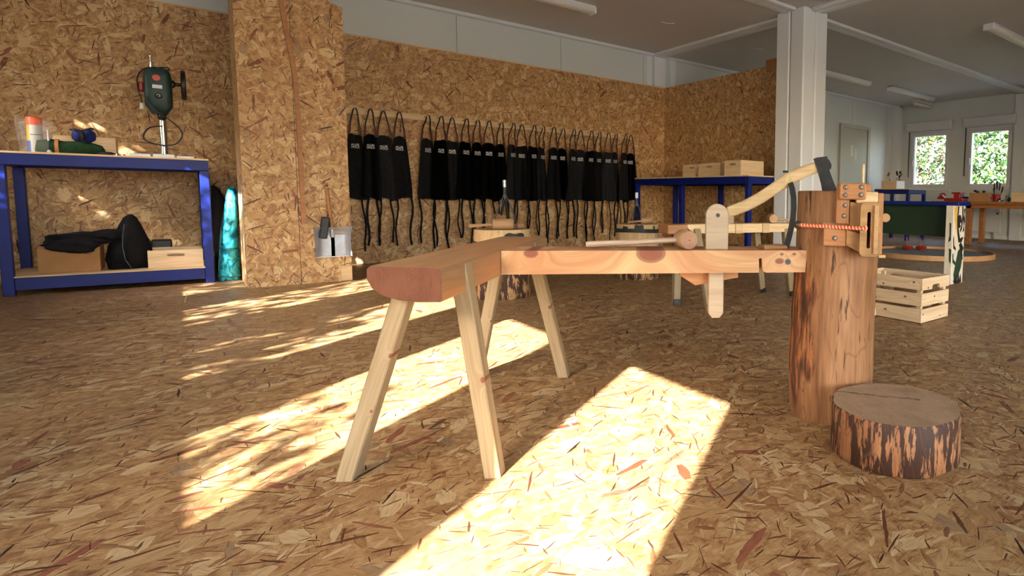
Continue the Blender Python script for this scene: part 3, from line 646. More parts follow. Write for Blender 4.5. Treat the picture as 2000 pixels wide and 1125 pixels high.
bm = loft(rings); bm.normal_update()
for f in bm.faces:
    if abs(f.normal.z) > .9: f.material_index = 1
obj('log', bm, ['stump', 'log_top'], t, ST, 50)
def uz(u0, z0, u1, z1, w0, w1, bev=.002, bm=None): return span((u0, -w1, z0), (u1, -w0, z1), bev, bm)
def zgrain(name, u0, z0, u1, z1, w0, w1, mat, parent=t):     # upright board: grain along Z
    L = z1-z0; return obj(name, box(L, w1-w0, u1-u0, .002, (L/2, 0, 0)), mat, parent, ST @ frame(Vector(((u0+u1)/2, -(w0+w1)/2, z0)), Vector(((u0+u1)/2, -(w0+w1)/2, z1)), (1, 0, 0)))
def bolts(parent, pts, w_, r=.0055, mat='bolt'):
    for u, z in pts:
        h = obj('bolt_hole', lathe([(r*1.3, 0), (r*1.3, .0012)], 14, axis='Y', c=(u, -w_-.001, z)), 'black', parent, ST)
        obj('bolt', lathe([(r*.62, -.004), (r, -.003), (r, 0)], 12, axis='Y', c=(u, -w_-.0005, z)), mat, parent, ST)
vp = zgrain('clamp_post', .004, .636, .044, .755, .105, .15, 'larch'); bolts(vp, [(.031, .693), (.029, .661)], .15)
cp = obj('clamp_plate', uz(.012, .711, .092, .76, .15, .168, .004), 'larch', t, ST); bolts(cp, [(.031, .747), (.077, .748), (.031, .724), (.077, .725)], .168)
obj('clamp_shelf', uz(-.036, .624, .056, .639, .08, .137), 'larch', t, ST)
lb = obj('clamp_block', uz(-.031, .569, .037, .624, .08, .158), 'larch', t, ST); bolts(lb, [(.004, .593)], .158)
obj('clamp_jaw', prism([(.037, .622), (.082, .607), (.082, .55), (.037, .573)], .075, .002, off=-.125), 'alder', t, ST)
zgrain('clamp_wedge', .046, .61, .084, .703, .09, .145, 'alder')
obj('clamp_bridge', uz(.062, .701, .127, .734, .09, .155, .004), 'pine', t, ST)
# grip: rounded block with a long finger slot
def slot_ring(x0, x1, z0, z1, r, n=6):
    p = []
    for cx_, cz_, a0 in ((x1-r, z1-r, 0), (x0+r, z1-r, 90), (x0+r, z0+r, 180), (x1-r, z0+r, 270)):
        p += [(cx_+r*math.cos(R(a0+90*k/n)), cz_+r*math.sin(R(a0+90*k/n))) for k in range(n+1)]
    return p
bm = B(); ou = slot_ring(.076, .134, .543, .702, .014); inn = slot_ring(.096, .106, .567, .675, .0049)
lay = {}
for key, pts, y in (('of', ou, -.19), ('ob', ou, -.145), ('if', inn, -.19), ('ib', inn, -.145)): lay[key] = [bm.verts.new((x, y, z)) for x, z in pts]
n_ = len(ou)
for i in range(n_):
    j = (i+1) % n_
    for a, b in (('of', 'if'), ('if', 'ib'), ('ib', 'ob'), ('ob', 'of')): bm.faces.new((lay[a][i], lay[a][j], lay[b][j], lay[b][i]))
bmesh.ops.recalc_face_normals(bm, faces=bm.faces[:])
obj('clamp_grip', bm, 'alder', t, ST)
obj('grip_edge', loft([[(u, -w_, z) for u, w_ in ((.108, .186), (.116, .2), (.128, .196), (.133, .18))] for z in (.553, .565, .68, .694)]), 'alder', t, ST)
zgrain('clamp_side', .127, .546, .144, .731, .04, .15, 'larch')
obj('clamp_knob', lathe([(.012, 0), (.014, .004), (.014, .022), (.012, .026)], 18, axis='Y', c=(.152, -.14, .657)), 'malletw', t, ST)
obj('peg', lathe([(.005, 0), (.005, .02)], 10, axis='X', c=(.138, -.11, .537)), 'pine', t, ST)
obj('clamp_spacer', uz(.088, .733, .108, .757, .08, .14), 'larch', t, ST)
obj('dowel', lathe([(.0045, .73), (.0045, .818)], 10, c=(.083, -.12, 0)), 'pine', t, ST)
# axe with its blade sunk in the stump
a_ = thing('axe', 'axe with a pale curved handle stuck in the stump top', 'axe', tuple(SL(-.03, .735, 0)))
hp = [(-.073, .842), (-.062, .846), (-.028, .8505), (-.024, .835), (-.018, .80), (-.004, .765), (.012, .728), (-.04, .728), (-.046, .76), (-.055, .79), (-.062, .815)]
bm = B(); cen = (-.045, .80)
def axe_t(u, z): return max(.0015, .012*min(1, max(0, (z-.728)/.075))+.0015)
fr_ = [bm.verts.new((u, -axe_t(u, z), z)) for u, z in hp]; bk = [bm.verts.new((u, axe_t(u, z), z)) for u, z in hp]
bm.faces.new(fr_); bm.faces.new(bk[::-1]); k_ = len(hp)
for i in range(k_): bm.faces.new((fr_[i], bk[i], bk[(i+1) % k_], fr_[(i+1) % k_]))
bmesh.ops.recalc_face_normals(bm, faces=bm.faces[:])
ah = obj('axe_head', bm, 'steel', a_, ST, 30)
obj('axe_spur', tube([(-.026, 0, .84), (-.017, 0, .822), (-.019, 0, .81)], .004, 6), 'steel', ah, ST)
hc = [(-.045, .823, .0155), (-.07, .812, .018), (-.105, .80, .0195), (-.153, .776, .0205), (-.20, .744, .020), (-.245, .713, .020), (-.295, .686, .0195), (-.335, .67, .0195), (-.352, .664, .0185)]
rings = []
for i, (u, z, h) in enumerate(hc):
    a, b = hc[max(i-1, 0)], hc[min(i+1, len(hc)-1)]; tx, tz = b[0]-a[0], b[1]-a[1]; L = math.hypot(tx, tz); nx, nz = -tz/L, tx/L
    rings.append([(u+nx*h*math.copysign(abs(math.cos(k))**.75, math.cos(k)), .011*math.copysign(abs(math.sin(k))**.75, math.sin(k)), z+nz*h*math.copysign(abs(math.cos(k))**.75, math.cos(k))) for k in [2*math.pi*q/16 for q in range(16)]])
hd = obj('axe_handle', loft(rings), 'axehandle', a_, ST)
obj('handle_bolt', lathe([(.0095, -.004), (.0095, -.0015), (.006, -.0005), (.005, .001)], 18, axis='Y', c=(-.153, -.011, .776), bm=lathe([(.004, -.006), (.004, -.004)], 10, axis='Y', c=(-.153, -.011, .776))), 'brass', hd, ST)
obj('handle_nut', uz(-.172, .797, -.155, .804, -.006, .006, .001), 'black', hd, ST)
sp = [(-.146, .762, .0), (-.139, .745, .012), (-.133, .715, .02), (-.1315, .68, .024), (-.133, .645, .026), (-.139, .61, .024), (-.147, .575, .022), (-.153, .552, .02)]
bm = tube([(u, -w_, z) for u, z, w_ in sp], 0, flat_=(.005, .021), upv=(0, 1, 0))
rs_ = tag(obj('rubber_strap', tube([(u, -w_-.012, z) for u, z, w_ in sp], 0, flat_=(.018, .006), upv=(0, 1, 0)), 'rubber', None, ST), 'black curved rubber strap hanging from the axe handle beside the stump', 'strap'); bm.free()
# orange cord over the clamp, black loop at its end
c0 = SL(-.109, .629, .098); c1 = SL(-.03, .633, .178); c2 = SL(.088, .626, .196)
ct = thing('orange_cord', 'orange and white twisted cord stretched across the stump clamp', 'cord', tuple(c0))
p0, p1 = SL(-.106, .629, .115), SL(.092, .626, .197); fr = frame(p0, p1); L = (p1-p0).length
bm = B(); rings = []
for i in range(61):
    x = L*i/60; ph = 2*math.pi*x*95/3*1.0
    rings.append([(x, (.0046+.0016*abs(math.cos((a-ph)*1.5)))*math.cos(a), (.0046+.0016*abs(math.cos((a-ph)*1.5)))*math.sin(a)) for a in [2*math.pi*k/12 for k in range(12)]])
obj('cord', loft(rings), 'rope', ct, fr)
obj('end_loop', tube([SL(-.112+.009*math.cos(2*math.pi*k/14), .629+.009*math.sin(2*math.pi*k/14), .105) for k in range(15)], .004, 6), 'black', ct)
obj('knot', blob(.006, .006, .008, tuple(SL(.092, .627, .197)), 2, .1), 'rope', ct)
# low stool cut from a log
t = thing('log_stool', 'low round log slice with flaking bark standing before the stump', 'stool', (1.456, .85, 0))
bm = lathe([(.172, 0), (.178, .006), (.177, .07), (.178, .132), (.174, .138)], 64, fn=lambda a, z: 1+.012*math.sin(3*a+.5)+.01*math.sin(8*a+1)+.006*math.sin(21*a+z*9)+.004*math.sin(37*a), cap_mat=1)
STM = Matrix.Translation((1.456, .85, 0)) @ Matrix.Rotation(R(-40), 4, 'Z')
obj('log_slice', bm, ['stool', 'stool_top'], t, STM, 50)

# ------------------------------------------------------------------ slatted crate with offcuts
CX0, CX1, CY0, CY1 = 3.093, 3.42, 1.662, 2.13
t = thing('slatted_crate', 'pale slatted pine crate standing on the floor right of the stump', 'crate', ((CX0+CX1)/2, (CY0+CY1)/2, 0))
TH = .013
for z0, z1 in ((.004, .083), (.1, .174), (.194, .262)):
    for x in (CX0, CX1-TH): plank('slat', (x+TH/2, CY0+TH, (z0+z1)/2), (x+TH/2, CY1-TH, (z0+z1)/2), TH, z1-z0, 'crate', t, bev=.0015)
    for y in (CY0, CY1-TH):
        if z0 > .15:
            L = CX1-CX0; hw = .045
            pts = [(0, 0), (L/2-hw, 0), (L/2-hw, .016), (L/2-hw+.012, .026), (L/2+hw-.012, .026), (L/2+hw, .016), (L/2+hw, 0), (L, 0), (L, z1-z0), (0, z1-z0)]
            obj('end_slat', prism(pts, TH, 0), 'crate', t, T(CX0, y+TH/2, z0))
        else: plank('end_slat', (CX0, y+TH/2, (z0+z1)/2), (CX1, y+TH/2, (z0+z1)/2), TH, z1-z0, 'crate', t, bev=.0015)
for x in (CX0+TH+.014, CX1-TH-.014):
    for y in (CY0+TH+.014, CY1-TH-.014): plank('corner_post', (x, y, .006), (x, y, .245), .026, .026, 'crate', t, (1, 0, 0))
for i in range(5): x = CX0+.035+i*.065; plank('bottom_slat', (x, CY0+TH, .012), (x, CY1-TH, .012), .052, .01, 'crate', t)
offs = [((3.14, 1.74, .045), (3.34, 2.02, .05), .045, 'pale round offcut lying at the bottom of the slatted crate'), ((3.33, 1.73, .055), (3.19, 2.05, .05), .04, 'second offcut crossing the bottom of the slatted crate'),
        ((3.17, 1.72, .14), (3.33, 1.95, .13), .04, 'stubby offcut showing through the crate handle'), ((3.26, 1.8, .205), (3.3, 1.98, .215), .034, 'topmost offcut peeping over the crate edge')]
for p0, p1, r_, lab in offs:
    L = (Vector(p1)-Vector(p0)).length
    tag(obj('wood_offcut', lathe([(r_*.9, 0), (r_, .006), (r_*.96, L*.5), (r_, L-.006), (r_*.9, L)], 12, axis='X', fn=lambda a, z: 1+.06*math.sin(3*a)), 'malletw', None, frame(p0, p1)), lab, 'offcut', 'offcuts in the crate')
tag(obj('wood_offcut', lathe([(.036, 0), (.04, .005), (.04, .08), (.036, .085)], 14, axis='X'), 'pine', None, T(2.98, 1.93, .041, .9)), 'short round log piece on the floor between stump and crate', 'offcut')
# ------------------------------------------------------------------ OSB-clad pillar box before the back wall, with what hangs on it
PY = 5.54
pb = struct('wall_pillar', span((.345, PY+.02, 0), (.365, 6.05, 2.66)), 'osb_sum')
obj('osb_board', prism([(.325, 0), (.6485, 0), (.6485, 2.68), (.325, 2.68)], .02, off=PY+.01), 'osb_sum', pb)
obj('osb_board', prism([(.6515, 0), (.99, 0), (.99, 2.168), (.905, 2.196), (.878, 2.215), (.878, 2.68), (.6515, 2.68)], .02, off=PY+.01), 'osb_sum', pb)
obj('osb_side', span((.325, PY+.021, 0), (.345, 6.06, 2.68)), 'osb_sum', pb); obj('osb_side', span((.97, PY+.021, 0), (.99, 6.06, 2.16)), 'osb_sum', pb)
obj('osb_back', span((.346, 6.04, 0), (.969, 6.06, 2.16)), 'osb_sum', pb)
obj('wood_patch', span((.912, PY-.012, .003), (.988, PY-.001, .122), .002), 'pine', pb)
tag(obj('pale_batten', tube(smooth([(.594, PY-.012, 2.2), (.628, PY-.013, 1.9), (.668, PY-.012, 1.56), (.677, PY-.012, 1.0), (.679, PY-.012, .47)]), 0, flat_=(.016, .03), upv=(1, 0, 0)), 'larch', None), 'long bent wooden batten hanging on the OSB pillar', 'batten')
t = thing('dustpan', 'shiny galvanised dustpan with a wooden handle hung on the OSB pillar', 'dustpan', (.86, PY, .2))
def pan(u, v):
    x = (.745+u*.235)+(u-.5)*(.03*abs(v-.45)); lift = .028*abs(2*u-1)**6+.045*max(0, v-.78)/.22*(1 if 1 else 0)
    return (x, PY-.016-lift, .205+.245*v-.012*math.sin(math.pi*u)*(v > .9))
obj('pan', grid(22, 16, pan, .0015), 'galv', t)
obj('pan_rim', tube([(.745, PY-.018, .205), (.98, PY-.018, .205)], .004, 6), 'galv', t)
obj('pan_handle', tube([(.834, PY-.03, .75), (.846, PY-.032, .6), (.856, PY-.034, .48), (.86, PY-.034, .40)], [.013, .012, .012, .011], 10), 'larch', t)
obj('socket', tube([(.858, PY-.034, .44), (.861, PY-.03, .36)], .015, 10), 'galv', t)
obj('hook', tube([(.838, PY, .765), (.838, PY-.045, .765), (.838, PY-.045, .775)], .004, 6), 'black', t)
t = thing('hand_brush', 'black hand brush hanging beside the dustpan handle', 'brush', (.808, PY, .35))
bm = box(.052, .045, .17, .006, (0, 0, 0)); obj('bristles', bm, 'black', t, T(.805, PY-.046, .437, 0, R(8)))
obj('brush_back', box(.03, .018, .2, .006), 'malletw', t, T(.805, PY-.011, .45, 0, R(8)))

# ------------------------------------------------------------------ rail with pegs and twenty-five aprons
HK = [1.274, 1.397, 1.527, 1.659, 1.928, 2.05, 2.184, 2.314, 2.449, 2.568, 2.711, 2.834, 2.963, 3.089, 3.215, 3.351, 3.48, 3.605, 3.736, 3.856, 3.99, 4.12, 4.237, 4.364, 4.49]
t = thing('peg_rail', 'long pale wooden peg rail on the OSB back wall holding the aprons', 'rail', (2.87, YB, 1.49))
plank('board', (1.205, YB-.011, 1.52), (4.535, YB-.011, 1.52), .022, .062, 'pine', t)
for x in HK: obj('peg', lathe([(.008, 0), (.008, .07), (.0095, .074), (.0085, .08)], 8, axis='Y', c=(x, YB-.10, 1.528)), 'pine', t)
fc = bpy.data.curves.new('print', 'FONT'); fc.body = 'ALLES\nHOLZ'; fc.size = .026; fc.align_x = 'LEFT'; fc.space_line = .9; fc.offset = .0006
fo = bpy.data.objects.new('print', fc); col.objects.link(fo); dg = bpy.context.evaluated_depsgraph_get()
TXT = bpy.data.meshes.new_from_object(fo.evaluated_get(dg)); TXT.materials.clear(); TXT.materials.append(M['print']); bpy.data.objects.remove(fo)
def apron_meshes(seed):
    g = random.Random(seed); wt, wbm = g.uniform(.105, .135), g.uniform(.18, .23); ph = g.uniform(0, 6); lean = g.uniform(-.012, .012); f1 = g.uniform(1.6, 2.6); am = g.uniform(.012, .02); hem = g.uniform(-.05, .05)
    def body(u, v):          # v = 0 top hem, 1 bottom hem
        wd = wt+(wbm-wt)*min(1, v*1.15)**.85; k = (.35+.65*v)
        return ((u-.5)*wd+lean*v, -am*k*math.sin(f1*6.28*u+ph+v*.7)-.02*k*math.cos(3.1*(u-.5)), -.235-(.635+hem*(u-.5))*v-.008*math.sin(5*u+ph))
    bib = mesh_of('bib', grid(16, 14, body, .003), 'cloth', 60)
    tl, tr = body(.06, 0), body(.94, 0)
    bm = tube([(0, -.03, .012), (-.012, -.03, .004), (-.02, -.028, -.03), (tl[0]*.75, tl[1], -.12), (tl[0], tl[1], tl[2]+.015)], 0, flat_=(.004, .013), upv=(1, 0, 0))
    tube([(0, -.04, .012), (.012, -.038, .004), (.02, -.036, -.03), (tr[0]*.75, tr[1], -.12), (tr[0], tr[1], tr[2]+.015)], 0, flat_=(.004, .013), upv=(1, 0, 0), bm=bm)
    strap = mesh_of('neck_strap', bm, 'strapblack')
    tabs = []
    for p in (tl, tr):
        tabs.append(mesh_of('leather_tab', tube([(p[0]*.84, p[1]-.003, p[2]+.085), (p[0]*.96, p[1]-.003, p[2]+.03), (p[0], p[1]-.004, p[2]-.012)], 0, flat_=(.006, .02), upv=(1, 0, 0)), 'leather'))
    ties = []
    for s, x0 in ((-1, -.3), (1, .32)):
        a = g.uniform(.25, .4)*s*wbm; ln = g.uniform(1.28, 1.43)
        pts = [(a+.012*math.sin(j*1.1+ph+s)+.01*s*math.sin(j*.4), .012-.006*math.sin(j+ph), -.62-(ln-.62)*j/9) for j in range(10)]
        ties.append(mesh_of('tie', tube(pts, 0, flat_=(.004, g.uniform(.014, .022)), upv=(1, 0, 0)), 'cloth2'))
    pz = -.235-.635*.17; py = body(.62, .17)[1]
    return bib, strap, tabs, ties, (-.01, min(body(.45, .13)[1], body(.62, .17)[1], body(.75, .2)[1], body(.9, .17)[1])-.008, pz+.0)
VAR = [apron_meshes(s) for s in range(7)]
g = random.Random(12)
for i, x in enumerate(HK):
    bib, strap, tabs, ties, tp = VAR[(i*3+1) % 7]
    rz = g.uniform(-.25, .25) if i < 4 else g.uniform(.1, .45)*(1 if i % 3 else -1)
    m_ = T(x, YB-.062-(.034 if i % 2 else 0), 1.527, rz)
    t = link(bpy.data.objects.new('work_apron', None), None, m_); t.empty_display_size = .05
    lab = ['black work apron hanging directly beside the OSB pillar', 'second black apron from the OSB pillar on the peg rail', 'third black apron from the OSB pillar on the peg rail', 'black apron just left of the empty gap in the apron row', 'black apron just right of the empty gap in the apron row'][i] if i < 5 else ('last black apron on the rail, beside the blue table' if i == 24 else '%s black apron from the OSB pillar on the peg rail' % ORD[i])
    tag(t, lab, 'apron', 'aprons on the peg rail')
    b_ = obj('bib', bib, None, t, m_)
    obj('print', TXT, None, b_, m_ @ T(tp[0]-.03, tp[1], tp[2]-.005, 0, g.uniform(-.03, .03), R(90)))
    obj('neck_strap', strap, None, t, m_)
    for q in tabs: obj('leather_tab', q, None, t, m_)
    for q in ties: obj('tie', q, None, t, m_)

# ------------------------------------------------------------------ blue workbenches
def blue_bench(name, label, x0, x1, y0, y1, zt, shelf=True, legs=None, along='x'):
    t = thing(name, label, 'workbench', ((x0+x1)/2, (y0+y1)/2, 0)); lw = .055
    obj('top_board', span((x0-.002, y0-.002, zt), (x1+.002, y1, zt+.014), .002), 'pine', t)
    for y in (y0, y1-.04): obj('top_rail', span((x0, y, zt-.077), (x1, y+.04, zt), .003), 'blue', t)
    for x in (x0, x1-.04): obj('end_rail', span((x, y0+.04, zt-.077), (x+.04, y1-.04, zt), .003), 'blue', t)
    if along == 'x': pos = [(x, y) for x in (legs or (x0, x1-lw)) for y in (y0+.001, y1-lw)]
    else: pos = [(x, y) for y in (legs or (y0, y1-lw)) for x in (x0+.001, x1-lw)]
    for x, y in pos: obj('leg', span((x, y, 0), (x+lw, y+lw, zt-.077), .003), 'blue', t)
    if shelf:
        obj('shelf_board', span((x0+.01, y0+.002, .117), (x1-.01, y1, .127), .002), 'pine', t)
        for y in (y0-.001, y1-.04): obj('shelf_rail', span((x0+lw, y, .034), (x1-lw, y+.04, .117), .003), 'blue', t)
    return t
blue_bench('blue_workbench', 'blue steel workbench with a lower shelf at the left', -.90, .158, 6.03, 6.72, .945)
blue_bench('blue_table', 'long blue table along the OSB partition carrying three boxes', 4.4, 5.09, 4.385, 6.52, .945, False, (4.386, 5.52, 6.46), 'y')

# drill press
ZT = .959; DY = 6.34
t = thing('drill_press', 'dark green bench drill press on the blue workbench', 'drill press', (-.09, DY, ZT))
b_ = obj('base_plate', span((-.275, DY-.16, ZT), (-.16, DY+.1, ZT+.026), .004), 'alu', t)
obj('base_plate', span((-.15, DY-.16, ZT), (-.03, DY+.1, ZT+.03), .004), 'alu', t); obj('base_plate', span((-.02, DY-.16, ZT), (.082, DY+.1, ZT+.022), .004), 'alu', t)
obj('column', lathe([(.022, ZT+.03), (.022, 1.32)], 20, c=(-.088, DY+.03, 0)), 'chrome', t)
rg_ = []
for z, hw, hd in ((1.30, .045, .05), (1.33, .06, .07), (1.36, .078, .085), (1.45, .08, .09), (1.58, .079, .09), (1.62, .072, .085), (1.638, .055, .07)):
    rg_.append([(-.10+hw*math.copysign(abs(math.cos(k))**.45, math.cos(k)), DY+hd*math.copysign(abs(math.sin(k))**.45, math.sin(k)), z) for k in [2*math.pi*q/28 for q in range(28)]])
hb = obj('head', loft(rg_), 'green_plastic', t)
obj('start_button', lathe([(.022, -.004), (.022, 0), (.014, .006)][::-1], 18, axis='Y', c=(-.105, DY-.09, 1.565)), 'redlight', hb)
obj('name_plate', span((-.13, DY-.0925, 1.485), (-.075, DY-.09, 1.512), .001), 'alu', hb)
obj('speed_knob', lathe([(.017, -.02), (.022, -.008), (.022, .006)], 18, axis='Y', c=(-.10, DY-.088, 1.43)), 'black', hb)
obj('knob_mark', tube([(-.10+.009*math.cos(a), DY-.1085, 1.43+.009*math.sin(a)) for a in [k*.5-1 for k in range(9)]], .0018, 6), 'print', hb)
obj('chuck', lathe([(.016, 1.255), (.024, 1.265), (.026, 1.295), (.02, 1.31)], 16, c=(-.088, DY-.02, 0)), 'black', t)
obj('quill_rod', lathe([(.006, 1.63), (.006, 1.725), (.007, 1.727), (.007, 1.74)], 10, c=(-.133, DY, 0)), 'chrome', t)
obj('wheel_hub', lathe([(.034, -.025), (.03, .01), (.014, .02), (.012, .062)], 14, axis='X', c=(-.02, DY, 1.54)), 'black', t)
obj('hand_wheel', lathe([(.10, 0), (.115, .006), (.115, .024), (.10, .03)], 32, axis='X', c=(.03, DY, 1.54)), 'black', t)
obj('motor_cap', span((-.208, DY-.05, 1.46), (-.178, DY+.05, 1.53), .008), 'red', t)
obj('power_cord', tube(smooth([(-.09, DY-.03, 1.65), (-.04, DY-.05, 1.655), (-.035, DY-.05, 1.635), (-.09, DY-.06, 1.645), (-.16, DY-.06, 1.63), (-.205, DY-.05, 1.57), (-.21, DY-.05, 1.48), (-.195, DY-.05, 1.40), (-.195, DY-.05, 1.36)]), .005, 6), 'black', t)
obj('power_cord', tube(smooth([(-.165, DY-.09, 1.42), (-.16, DY-.09, 1.38), (-.12, DY-.08, 1.32), (-.06, DY-.06, 1.27), (.005, DY-.06, 1.2), (.02, DY-.06, 1.14), (-.02, DY-.05, 1.075), (-.1, DY-.06, 1.06), (-.18, DY-.05, 1.085), (-.195, DY-.05, 1.13), (-.16, DY-.03, 1.19), (-.09, DY-.01, 1.21)]), .005, 6), 'black', t)
obj('plug', span((-.205, DY-.065, 1.325), (-.185, DY-.035, 1.37), .004), 'print', t)
# things on the workbench top
t = thing('paint_canister', 'grey canister with bright orange lid on the blue workbench', 'canister', (-.735, 6.3, ZT))
cb = obj('can', lathe([(.036, ZT), (.037, ZT+.004), (.037, 1.152), (.035, 1.156)], 24, c=(-.735, 6.3, 0)), 'can', t)
obj('lid', lathe([(.0385, 1.154), (.0385, 1.202), (.036, 1.208)], 24, c=(-.735, 6.3, 0)), 'orange', t)
def can_label(a0, a1, z0, z1, mt, nm): obj(nm, grid(6, 1, lambda u, v: (-.735+.0376*math.cos(R(a0+(a1-a0)*u)), 6.3+.0376*math.sin(R(a0+(a1-a0)*u)), z0+(z1-z0)*v)), mt, cb)
can_label(185, 235, 1.05, 1.15, 'label_y', 'yellow_label'); can_label(185, 240, .97, 1.045, 'label_b', 'blue_label'); can_label(240, 330, 1.085, 1.09, 'black', 'label_line')
bm = B()
for a, b in (((-.815, 6.2), (-.655, 6.2)), ((-.655, 6.2), (-.655, 6.4)), ((-.655, 6.4), (-.815, 6.4)), ((-.815, 6.4), (-.815, 6.2))):
    f = lambda p, k: (-.735+(p[0]+.735)*k, 6.3+(p[1]-6.3)*k)
    a1, b1 = f(a, .8), f(b, .8); bm.faces.new([bm.verts.new(v) for v in ((*a1, ZT+.002), (*b1, ZT+.002), (*b, 1.19), (*a, 1.19))])
tag(obj('clear_tub', bm, 'plastic', None, smooth=0), 'clear plastic tub round the orange-lidded canister', 'tub')
def slot_box(name, label, x0, x1, y0, y1, z0, h, mat, group=None, face='y', slot_w=.1, slot_z=.72, closed=False):
    """open box of thin boards; the front board has an oval hand slot (a real hole)"""
    t = thing(name, label, 'box', ((x0+x1)/2, (y0+y1)/2, z0), 0, group); th = .012
    def slotted(L):
        bm = B(); ou = slot_ring(0, L, 0, h, .0008, 2); sw = min(slot_w, L*.45); inn = slot_ring(L/2-sw/2, L/2+sw/2, h*slot_z-.011, h*slot_z+.011, .0109, 2); lay = {}
        for key, pts, y in (('of', ou, 0), ('ob', ou, th), ('if', inn, 0), ('ib', inn, th)): lay[key] = [bm.verts.new((x, y, z)) for x, z in pts]
        for i in range(len(ou)):
            j = (i+1) % len(ou)
            for a, b in (('of', 'if'), ('if', 'ib'), ('ib', 'ob'), ('ob', 'of')): bm.faces.new((lay[a][i], lay[a][j], lay[b][j], lay[b][i]))
        bmesh.ops.recalc_face_normals(bm, faces=bm.faces[:]); return bm
    if face == 'y':
        obj('front_board', slotted(x1-x0), mat, t, T(x0, y0, z0)); obj('back_board', span((x0, y1-th, z0), (x1, y1, z0+h), .001), mat, t)
        for x in (x0, x1-th): obj('side_board', span((x, y0+th, z0), (x+th, y1-th, z0+h), .001), mat, t)
    else:
        obj('front_board', slotted(y1-y0), mat, t, T(x0, y1, z0, -math.pi/2)); obj('back_board', span((x1-th, y0, z0), (x1, y1, z0+h), .001), mat, t)
        for y in (y0, y1-th): obj('side_board', span((x0+th, y, z0), (x1-th, y+th, z0+h), .001), mat, t)
    obj('bottom', span((x0+th, y0+th, z0+.001), (x1-th, y1-th, z0+.008)), mat, t); return t
slot_box('wooden_box', 'low pale wooden box behind the green tool roll', -.672, -.355, 6.46, 6.64, ZT, .145, 'plybox', slot_w=.05)
bm = loft([[(x, 6.27+r1*math.cos(a), ZT+.001+r2+r2*math.sin(a)) for a in [2*math.pi*k/16 for k in range(16)]] for x, r1, r2 in ((-.735, .02, .02), (-.725, .045, .045), (-.66, .052, .052), (-.6, .05, .046), (-.53, .056, .049), (-.46, .052, .044), (-.415, .04, .036), (-.40, .015, .02))])
t = thing('tool_roll', 'rolled dark green canvas tool roll on the blue workbench', 'tool roll', (-.57, 6.27, ZT)); obj('roll', bm, 'toolgreen', t)
obj('strap', tube([(-.632, 6.27+.056*math.cos(a), ZT+.051+.054*math.sin(a)) for a in [k*2*math.pi/16 for k in range(17)]], 0, flat_=(.018, .004), upv=(0, 0, 1)), 'larch', t)
obj('flap', blob(.055, .03, .014, (-.40, 6.25, ZT+.018), 2, .1, 3, 5), 'black', t)
t = thing('blue_bundle', 'small dark blue bundle with black straps lying on the tool roll', 'bundle', (-.505, 6.29, 1.05))
obj('pad', blob(.033, .042, .045, (-.53, 6.275, 1.097), 3, .06, 3, 2), 'navy', t); obj('pad', blob(.036, .045, .048, (-.478, 6.29, 1.098), 3, .06, 3, 3), 'navy', t)
obj('strap', tube([(-.565, 6.25, 1.135), (-.54, 6.24, 1.14), (-.515, 6.235, 1.128), (-.49, 6.235, 1.14), (-.46, 6.245, 1.15), (-.45, 6.25, 1.145)], .007, 6), 'black', t)
obj('strap', tube([(-.512, 6.235, 1.13), (-.506, 6.225, 1.09), (-.508, 6.24, 1.055)], .011, 6), 'black', t)
tag(obj('glue_bottle', lathe([(.012, ZT), (.013, ZT+.01), (.013, ZT+.06), (.006, ZT+.075), (.005, ZT+.16), (.003, ZT+.165)], 12, c=(-.668, 6.24, 0)), 'can', None), 'slim pale bottle with a thin spout beside the canister', 'bottle')
for x, side in ((-.335, 'left'), (-.305, 'right')): tag(obj('steel_bit', lathe([(.008, ZT), (.012, ZT+.006), (.009, ZT+.016)], 10, c=(x, 6.2, 0)), 'chrome', None), side+' one of two shiny steel bits between tool roll and drill press', 'drill bit', 'steel bits on the workbench')
# lower shelf
ZS = .1275
t = thing('cardboard_box', 'brown cardboard box on the lower shelf of the workbench', 'box', (-.6, 6.3, ZS))
obj('box_body', span((-.752, 6.14, ZS), (-.456, 6.46, .302), .003), 'cardboard', t)
obj('printed_mark', tube([(-.515+.022*math.cos(a), 6.1385, .265+.012*math.sin(a)) for a in [k*.7 for k in range(10)]], .0015, 5), 'cardink', t)
for s in (0, 1): obj('box_flap', span((-.752, 6.14+s*.16, .302), (-.456, 6.298+s*.16, .306), .001), 'cardboard', t)
bm = blob(.15, .13, .055, (-.56, 6.24, .352), 4, .16, 2.6, 8); blob(.12, .1, .045, (-.42, 6.25, .375), 3, .14, 2.4, 3, bm=bm); blob(.13, .035, .05, (-.585, 6.115, .315), 3, .15, 2.8, 5, bm=bm); blob(.05, .05, .012, (-.69, 6.15, .325), 2, .1, 3, 5, bm=bm)
tag(obj('black_garment', bm, 'cloth2', None), 'crumpled black garment draped over the cardboard box', 'clothing')
t = thing('black_backpack', 'black peaked backpack standing on the lower shelf of the workbench', 'bag', (-.3, 6.25, ZS))
rg_ = []
for z, hw, hd, cx_ in ((ZS, .11, .09, -.325), (.2, .128, .11, -.32), (.3, .112, .10, -.31), (.38, .082, .08, -.30), (.45, .058, .06, -.295), (.505, .036, .04, -.293), (.53, .012, .015, -.293)):
    rg_.append([(cx_+hw*(1+.1*math.sin(3*k+z*9)+.05*math.sin(7*k+z*23))*math.cos(k), 6.26+hd*(1+.1*math.sin(2*k+z*14))*math.sin(k), z) for k in [2*math.pi*q/24 for q in range(24)]])
obj('bag_body', loft(rg_), 'cloth2', t, smooth=70)
obj('strap', tube([(-.325, 6.165, .46), (-.335, 6.15, .38), (-.34, 6.14, .30), (-.33, 6.145, .2), (-.30, 6.13, .135)], 0, flat_=(.004, .018), upv=(0, 1, 0)), 'steel', t)
